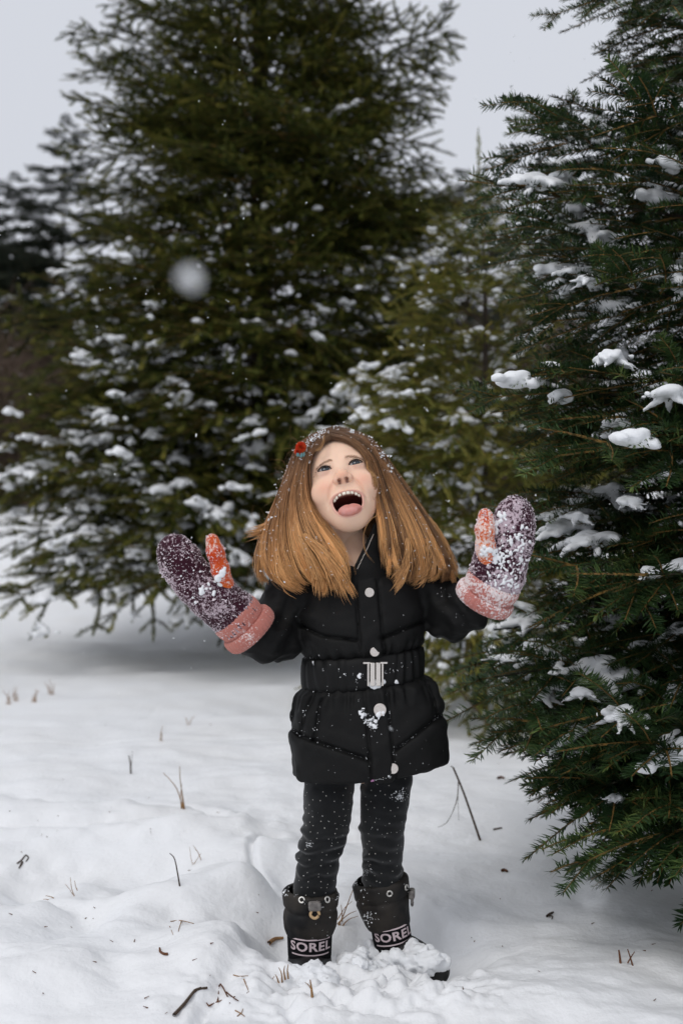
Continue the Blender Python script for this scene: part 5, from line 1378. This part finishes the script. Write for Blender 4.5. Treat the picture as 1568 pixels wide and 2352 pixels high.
    keep = [k for k, p in enumerate(pts) if ((784 + p[0] * FPX / p[1] - 786) / 80)**2 + ((1176 + (CAM_Z - p[2]) * FPX / p[1] - 1118) / 112)**2 > 1]     # none on the face
    pts, sz = [pts[k] for k in keep], [sz[k] for k in keep]
    specks(pts, sz, 'snow_in_hair', hair, 1)
    pts, sz = [], []
    def along(path, n, sp, s):
        for _ in range(n):
            t = rng.random() * (len(path) - 1); i = int(t); f = t - i
            px = path[i][0] * (1 - f) + path[i + 1][0] * f + rng.normal(0, sp); py = path[i][1] * (1 - f) + path[i + 1][1] * f + rng.normal(0, sp)
            p, nn = hit(coat_bvh, px, py); p2, n2 = hit(belt_bvh, px, py)
            if p2 is not None and (p is None or p2[1] < p[1]): p, nn = p2, n2
            if p is not None: pts.append(p + nn * 0.0006); sz.append(s * rng.lognormal(0, 0.45))
    for sm in seams[2:4]: along(sm, 34, 2.6, 0.0008)
    along([(818, 1560), (825, 1640), (850, 1790)], 24, 2.0, 0.0008); along([(882, 1570), (900, 1680), (910, 1775)], 20, 2.0, 0.0008)
    along([(735, 1566), (700, 1640), (692, 1688)], 12, 4, 0.0009); along([(760, 1570), (735, 1620), (722, 1700)], 14, 4, 0.0009); along([(700, 1510), (830, 1560), (960, 1520)], 46, 9, 0.0010)
    along([(675, 1700), (1020, 1740)], 40, 45, 0.0006); along([(620, 1420), (900, 1420)], 22, 40, 0.0007); along([(850, 1655), (856, 1672)], 40, 7, 0.0016); along([(832, 1632), (850, 1660)], 14, 5, 0.0016); along([(1010, 1350), (1060, 1450)], 20, 16, 0.0007); along([(850, 1795), (906, 1782)], 26, 1.5, 0.0009)
    specks(pts, sz, 'snow_specks', coat, 2)
    clots(belt_bvh, [(850, 1572, 4.5, 10, 5), (866, 1574, 5, 12, 6), (878, 1566, 3.5, 6, 4), (824, 1553, 3, 5, 3), (910, 1566, 3, 5, 4)], rng, coat, 'packed_snow')
    clots(coat_bvh, [(872, 1640, 4, 14, 6), (832, 1640, 3.2, 8, 4), (856, 1665, 3.2, 10, 6)], rng, coat, 'packed_snow')
    pts, sz = [], []
    for px, py, n, sp, s in ((918, 1828, 60, 7, 0.0015), (712, 1940, 20, 5, 0.0012), (840, 2000, 26, 7, 0.0010), (760, 1900, 10, 30, 0.0008), (880, 1900, 12, 30, 0.0008)):
        for _ in range(n):
            p, nn = hit(leg_bvh, px + rng.normal(0, sp), py + rng.normal(0, sp))
            if p is not None: pts.append(p + nn * 0.0005); sz.append(s * rng.lognormal(0, 0.4))
    specks(pts, sz, 'snow_specks', leggings, 3)
    for bvh, bt, spots in ((gb1, b1, ((656, 2050, 12, 6, .0016), (775, 2060, 18, 8, .0013), (714, 2062, 14, 22, .0012), (730, 2147, 10, 18, .0013))), (gb2, b2_, ((815, 2030, 16, 9, .0014), (830, 2060, 10, 10, .0014), (845, 2110, 40, 9, .0018), (900, 2040, 10, 30, .0010)))):
        pts, sz = [], []
        for px, py, n, sp, s in spots:
            for _ in range(n):
                p, nn = hit(bvh, px + rng.normal(0, sp), py + rng.normal(0, sp))
                if p is not None: pts.append(p + nn * 0.0006); sz.append(s * rng.lognormal(0, 0.4))
        specks(pts, sz, 'snow_specks', bt, 4)
    heap([(720, 2246, 2.165, .020, 18, .012), (718, 2262, 2.15, .024, 22, .015), (700, 2276, 2.14, .020, 14, .012), (740, 2270, 2.15, .020, 14, .012)], 0.0035, 3, 0.9)
    heap([(925, 2214, 2.28, .017, 22, .012), (950, 2208, 2.265, .020, 22, .012), (975, 2208, 2.255, .020, 22, .012), (994, 2214, 2.25, .014, 14, .009), (885, 2212, 2.28, .016, 16, .012)], 0.0035, 4, 0.9)
    heap([(808, 2212, 2.25, .016, 24, .013), (826, 2226, 2.22, .018, 22, .014), (858, 2182, 2.33, .012, 18, .012), (848, 2230, 2.23, .015, 18, .013)], 0.0035, 5, 0.9)

# ------------------------------------------------------------------ sticks, dry grass, leaves, falling snow
M_STICK = mat('dead_wood', (0.055, 0.038, 0.028), 0.85, 0.15, noise=(60, (0.11, 0.08, 0.06), 0.7), bump=(150, 0.5, 0.002))
M_GREY = mat('grey_twig', (0.15, 0.13, 0.11), 0.9, 0.1, noise=(40, (0.24, 0.22, 0.2), 0.6))
M_STRAW = mat('dry_straw', (0.33, 0.19, 0.085), 0.85, 0.15, noise=(60, (0.17, 0.09, 0.045), 0.7))
M_LEAF = mat('dead_leaf', (0.15, 0.065, 0.032), 0.8, 0.2, noise=(120, (0.08, 0.035, 0.02), 0.6))
_yi = np.where((gy > 1.3) & (gy < 12))[0]; _xi = np.where(np.abs(gx) < 4)[0]
_gs = np.stack([GX, GY, GZ], -1)[_xi[0]:_xi[-1] + 1, _yi[0]:_yi[-1] + 1]
_n = _gs.shape[1]; _i = np.arange(_gs.shape[0] - 1)[:, None] * _n; _j = np.arange(_n - 1)[None]
ground_bvh = bvh_of(_gs.reshape(-1, 3), np.stack([_i + _j, _i + _n + _j, _i + _n + _j + 1, _i + _j + 1], -1).reshape(-1, 4))
def gpt(px, py):
    """ground point seen at a picture position"""
    p, nn = hit(ground_bvh, px, py)
    return p
def stick(name, label, cat, lines, m, seg=5, group=None):
    """lines: list of (control pts [(px,py,lift)], r0, r1); the first point stands on the ground"""
    base = gpt(*lines[0][0][0][:2]); root = base + [0, 0, -0.01]
    L_, R_ = [], []
    for pts, r0, r1 in lines:
        Yb = base[1]; c = []
        for q_ in pts:
            if len(q_) > 2 and q_[2] is None: g = gpt(q_[0], q_[1]); c.append(g + [0, 0, r0 * 0.8])
            else: c.append(P(q_[0], q_[1], Yb + (q_[2] if len(q_) > 2 else 0)))
        L_.append(crom(c, 9)); R_.append(np.linspace(r0, r1, 9))
    v, f = tubes(L_, R_, seg)
    # closed ends
    o = bpy.data.objects.new(name, mesh_data(name, v - root, f, [m])); COL.objects.link(o); o.location = tuple(root)
    return tag(o, label, cat, group or {'dry_weed': 'dry weeds standing in the snow', 'grass_tuft': 'dry grass poking through the snow', 'fallen_leaf': 'dead leaves lying on the snow', 'curled_leaf': 'dead leaves lying on the snow', 'fallen_twig': 'twigs lying on the snow', 'straw': 'straws lying on the snow'}.get(name))
if BUILD_SMALL:
    stick('broken_stick', 'dark broken stick standing in the snow right of the black coat, splinter hanging', 'stick', [([(1102, 1930), (1085, 1880), (1062, 1815), (1040, 1763)], .0036, .0026), ([(1052, 1790), (1050, 1830), (1040, 1862), (1025, 1890), (1005, 1900)], .0016, .0006), ([(1052, 1792), (1051, 1840), (1053, 1885)], .0009, .0004), ([(1046, 1775), (1040, 1763), (1034, 1760)], .0022, .0010)], M_STICK)
    stick('slanting_stick', 'straight grey stick leaning under the young spruce, right of the belt', 'stick', [([(1180, 1732), (1130, 1675), (1078, 1612), (1050, 1580)], .0042, .0036)], M_STICK)
    stick('fallen_twig', 'thin grey twig lying in the snow below the near fir branches', 'twig', [([(1292, 1703, None), (1260, 1690, None), (1225, 1675, None), (1190, 1665, None)], .0035, .002)], M_GREY)
    stick('fallen_twig', 'dark forked twig lying in front of the near fir', 'twig', [([(1210, 1805, None), (1240, 1795, None), (1270, 1783, None), (1320, 1755, None)], .0035, .0016), ([(1262, 1790, None), (1290, 1780, None), (1310, 1740, None)], .0018, .0008)], M_STICK)
    stick('fallen_twig', 'dark bent twig lying in the foreground below the left boot', 'twig', [([(400, 2335, None), (425, 2308, None), (445, 2282, None), (452, 2276, None), (476, 2272, None)], .0034, .0022), ([(447, 2280, None), (455, 2274, None), (462, 2270, None)], .0028, .001)], M_STICK)
    stick('dry_weed', 'tall dry weed stalk standing left of the coat hem', 'weed', [([(421, 1858), (418, 1820), (414, 1790), (413, 1760)], .0018, .0010), ([(420, 1856), (408, 1815), (390, 1790), (375, 1775)], .0018, .0008), ([(424, 1858), (420, 1830), (416, 1805)], .002, .0008), ([(417, 1858), (415, 1830), (418, 1800)], .0018, .0006)], M_STRAW)
    stick('dry_weed', 'short dark stub of weed standing far left of the coat hem', 'weed', [([(301, 1777), (300, 1755), (296, 1735)], .0035, .002), ([(301, 1777), (303, 1745), (305, 1725)], .0012, .0006)], M_STICK)
    stick('dry_weed', 'thin leaning weed stalk left of the knees', 'weed', [([(413, 2035), (408, 2005), (401, 1972), (390, 1960)], .0019, .001)], M_STICK)
    stick('dry_weed', 'thin crossing weed stems left of the knees beside a stalk', 'weed', [([(445, 1985), (455, 1970), (462, 1960)], .0009, .0005), ([(462, 1975), (456, 1960), (444, 1942)], .0012, .0006), ([(443, 1990), (438, 1965), (436, 1945)], .0008, .0004)], M_STRAW)
    stick('grass_tuft', 'pale dry grass blades at the left beside small stubs', 'grass tuft', [([(171, 2058), (165, 2040), (162, 2015)], .0012, .0005), ([(178, 2045), (174, 2035), (172, 2022)], .0012, .0005), ([(168, 2055), (160, 2042), (150, 2030)], .0008, .0004), ([(128, 2065), (118, 2060), (105, 2057)], .0015, .0006), ([(122, 2070), (110, 2066), (100, 2065)], .0014, .0006)], M_STRAW)
    stick('curled_leaf', 'curled dark leaf with stalk at the far left edge of the snow', 'leaf', [([(40, 1985, None), (52, 1975, None), (60, 1965, None), (66, 1972, None), (60, 1980, None)], .0022, .0015), ([(52, 1982, None), (48, 1990, None), (44, 1996, None)], .0035, .0015)], M_STICK)
    stick('curled_leaf', 'curled brown stem hooked upward, left of the boots', 'leaf', [([(386, 2194, None), (376, 2193, None), (368, 2187, None), (367, 2180, None)], .0028, .002)], M_LEAF)
    stick('grass_tuft', 'branched thin stem lying flat left of the gaiter', 'grass tuft', [([(392, 2117, None), (415, 2115, None), (445, 2122, None)], .0011, .0008), ([(417, 2116, None), (412, 2132, None), (410, 2140, None)], .001, .0007), ([(390, 2128, None), (395, 2140, None), (398, 2148, None)], .0008, .0004)], M_STRAW)
    stick('grass_tuft', 'orange dry grass blades between the two boots', 'grass tuft', [([(778, 2125), (790, 2098), (804, 2060), (812, 2040)], .0016, .0007), ([(776, 2120), (800, 2100), (818, 2092)], .0014, .0006), ([(785, 2128), (800, 2112), (822, 2104)], .0016, .0005), ([(786, 2118), (785, 2095), (783, 2078)], .0013, .0006), ([(775, 2112), (792, 2085), (808, 2070)], .0012, .0005), ([(774, 2121), (785, 2126), (792, 2130)], .0012, .0006)], M_STRAW)
    stick('grass_tuft', 'brown grass stubs at the heel side of the left boot', 'grass tuft', [([(640, 2258), (636, 2245), (632, 2238)], .0016, .0006), ([(648, 2256), (646, 2235), (640, 2222)], .0016, .0006), ([(655, 2250), (652, 2232), (654, 2218)], .002, .0006), ([(662, 2248), (660, 2228), (662, 2215)], .0018, .0006), ([(628, 2262), (626, 2250), (630, 2242)], .0014, .0005)], M_STRAW)
    stick('grass_tuft', 'brown split stub of grass before the toe of the left boot', 'grass tuft', [([(717, 2290), (715, 2270), (712, 2250)], .0028, .001), ([(716, 2275), (708, 2262), (700, 2256)], .0012, .0005)], M_STRAW)
    stick('grass_tuft', 'tangled brown stems in the foreground beside the bent twig', 'grass tuft', [([(480, 2312, None), (500, 2302, None), (540, 2290, None)], .0014, .0008), ([(500, 2302, None), (505, 2262, None), (520, 2285, None), (528, 2306, None)], .0018, .001), ([(480, 2312, None), (474, 2304, None)], .0014, .0008), ([(520, 2280, None), (535, 2292, None), (548, 2300, None)], .0014, .0008)], M_LEAF)
    stick('straw', 'straw lying flat left of the left boot, above the tangled stems', 'straw', [([(536, 2240, None), (550, 2243, None), (570, 2242, None)], .0010, .0006)], M_STRAW)
    stick('straw', 'slanting straw lying between the tangled stems and the left boot', 'straw', [([(560, 2250, None), (566, 2265, None), (572, 2280, None)], .0012, .0006)], M_STRAW)
    stick('straw', 'small forked straw at the bottom below the tangled stems', 'straw', [([(540, 2322, None), (555, 2330, None), (562, 2336, None)], .0012, .0006), ([(545, 2335, None), (555, 2326, None), (558, 2318, None)], .0010, .0006)], M_STRAW)
    stick('twig_stub', 'two short brown twig stubs standing at the lower right', 'twig', [([(1424, 2212), (1422, 2195), (1420, 2182)], .0026, .0016), ([(1452, 2218), (1446, 2198), (1440, 2180)], .0018, .001), ([(1440, 2212), (1448, 2198), (1456, 2186)], .0016, .0008)], M_LEAF)
    stick('fallen_leaf', 'small red-brown leaf lying in the snow below the near fir', 'leaf', [([(1152, 2003, None), (1157, 2000, None), (1164, 2004, None)], .004, .003)], M_LEAF)
    stick('fallen_leaf', 'small dark curled leaf lying right of the boots', 'leaf', [([(1256, 2108, None), (1262, 2102, None), (1270, 2098, None)], .004, .002), ([(1262, 2104, None), (1268, 2106, None), (1266, 2112, None)], .0015, .001)], M_STICK)
    stick('fallen_leaf', 'tiny dark brown leaf lying right of the coat hem', 'leaf', [([(1143, 1790, None), (1150, 1787, None), (1157, 1790, None)], .005, .003)], M_LEAF)
    stick('fallen_leaf', 'tiny dark speck of leaf between stick and near fir', 'leaf', [([(1132, 1907, None), (1140, 1905, None), (1152, 1903, None)], .003, .002)], M_STICK)
    stick('fallen_leaf', 'brown leaf half buried in the track left of the left boot', 'leaf', [([(618, 2170, None), (632, 2160, None), (650, 2158, None)], .005, .003)], M_STRAW)
    # scattered bits too small to tell apart
    rng = np.random.default_rng(90); V, F, b = [], [], 0
    for _ in range(110):
        px, py = rng.uniform(20, 1560), rng.uniform(1600, 2330)
        if 600 < px < 1060: continue
        g = gpt(px, py); a = rng.uniform(0, 6.28); l = rng.uniform(0.003, 0.010); dr = np.array([math.cos(a), math.sin(a), 0.1])
        v, f = tubes([np.array([g, g + dr * l + [0, 0, 0.001]]) + [0, 0, 0.0015]], [np.array([rng.uniform(.0006, .0016), .0005])], 3); V.append(v); F.append(f + b); b += len(v)
    tag(mk('needle_litter', np.concatenate(V), np.concatenate(F), M_LEAF), 'tiny brown needle and bark litter strewn on the snow', 'litter', kind='stuff')
    wr = np.random.default_rng(6)
    # weeds blurred in the distance at the left
    for k, (px, py) in enumerate(((20, 1608), (36, 1600), (78, 1603), (118, 1585), (372, 1692), (435, 1655))):
        stick('dry_weed', ['blurred dry weed tuft nearest the far left edge', 'blurred dry weed tuft, second from the far left edge', 'blurred dry weed tuft at far left, third from the edge', 'blurred short weed at far left, rightmost of that row', 'tiny brown stub alone on the snow left of the coat', 'faint upright stalk on the snow left of the belt'][k], 'weed',
              [([(px + dx, py + 10), (px + dx + lx * 0.4, py + 2 - hh * 0.4), (px + dx + lx, py + 6 - hh)], .0026 if k < 4 else .0018, .0008) for dx, lx, hh in zip((-4, 0, 5, 2)[:(4 if k < 4 else 2)], wr.normal(0, 7, 4), wr.uniform(12, 34, 4))], M_STRAW)

    # falling snow
    def flakes(pts, sizes, seed):
        rng = np.random.default_rng(seed); V, F, b = [], [], 0
        oc = np.array([[1, 0, 0], [-1, 0, 0], [0, 1, 0], [0, -1, 0], [0, 0, 1], [0, 0, -1]], float)
        of = np.array([[0, 2, 4], [2, 1, 4], [1, 3, 4], [3, 0, 4], [2, 0, 5], [1, 2, 5], [3, 1, 5], [0, 3, 5]])
        for p, s in zip(pts, sizes):
            for _ in range(6):
                q_ = rng.normal(0, 1, (3, 3)); q_ /= np.linalg.norm(q_, axis=1)[:, None]
                V.append(np.asarray(p) + rng.normal(0, 0.5, 3) * s + oc @ q_ * s * rng.uniform(0.25, 0.65)); F.append(of + b); b += 6
        return np.concatenate(V), np.concatenate(F)
    rng = np.random.default_rng(17); pts, sz = [], []
    KNOWN = [(718, 541, 5), (560, 502, 4), (540, 90, 6), (617, 90, 6), (310, 640, 5), (450, 1000, 7), (264, 1090, 6), (1028, 1150, 8), (1030, 1175, 4), (1000, 583, 4), (1123, 602, 5), (525, 692, 4), (336, 675, 3), (365, 675, 3), (430, 1112, 4), (470, 1472, 3), (440, 1535, 3), (640, 960, 3), (565, 870, 3), (880, 900, 3), (1465, 555, 3),
             (0, 540, 4), (50, 552, 4), (250, 290, 6), (450, 163, 5), (458, 232, 4), (512, 286, 4), (1360, 1000, 4), (1340, 560, 4), (760, 880, 3), (535, 858, 3), (900, 1040, 4), (995, 1090, 4), (640, 1100, 3), (520, 690, 3)]
    for px, py, s in KNOWN:
        Y = rng.uniform(2.05, 2.6); pts.append(P(px, py, Y)); sz.append(s * KPX * 0.55)
    for _ in range(200):
        Y = rng.uniform(1.3, 5.0); fx_, fy_ = rng.uniform(-20, 1590), rng.uniform(0, 1700)
        if abs(fx_ - 786) < 90 and abs(fy_ - 1118) < 125: continue
        pts.append(P(fx_, fy_, Y)); sz.append(rng.lognormal(math.log(0.0019), 0.4))
    v, f = flakes(pts, sz, 3)
    tag(mk('falling_snow', v, f, M_SNOW, smooth=False), 'small snowflakes drifting down all through the air', 'snowfall', kind='stuff')
    for px, py, Y, s, lb in ((445, 645, 0.44, 0.0039, 'large blurred snowflake close to the lens before the tall spruce'), (1365, 2060, 0.42, 0.0020, 'pale blurred snowflake close to the lens over the snow at lower right')):
        v, f = flakes([(0, 0, 0)], [s], 9)
        v2, f2 = lumps(np.random.default_rng(2).normal(0, s * 0.45, (9, 3)), np.full(9, s * 0.5), s * 0.18, 0.4, 2, 1.0)
        o = bpy.data.objects.new('snowflake', mesh_data('snowflake', v2, f2, [M_SNOW])); COL.objects.link(o); o.location = tuple(P(px, py, Y)); tag(o, lb, 'snowflake', 'blurred snowflakes close to the lens')
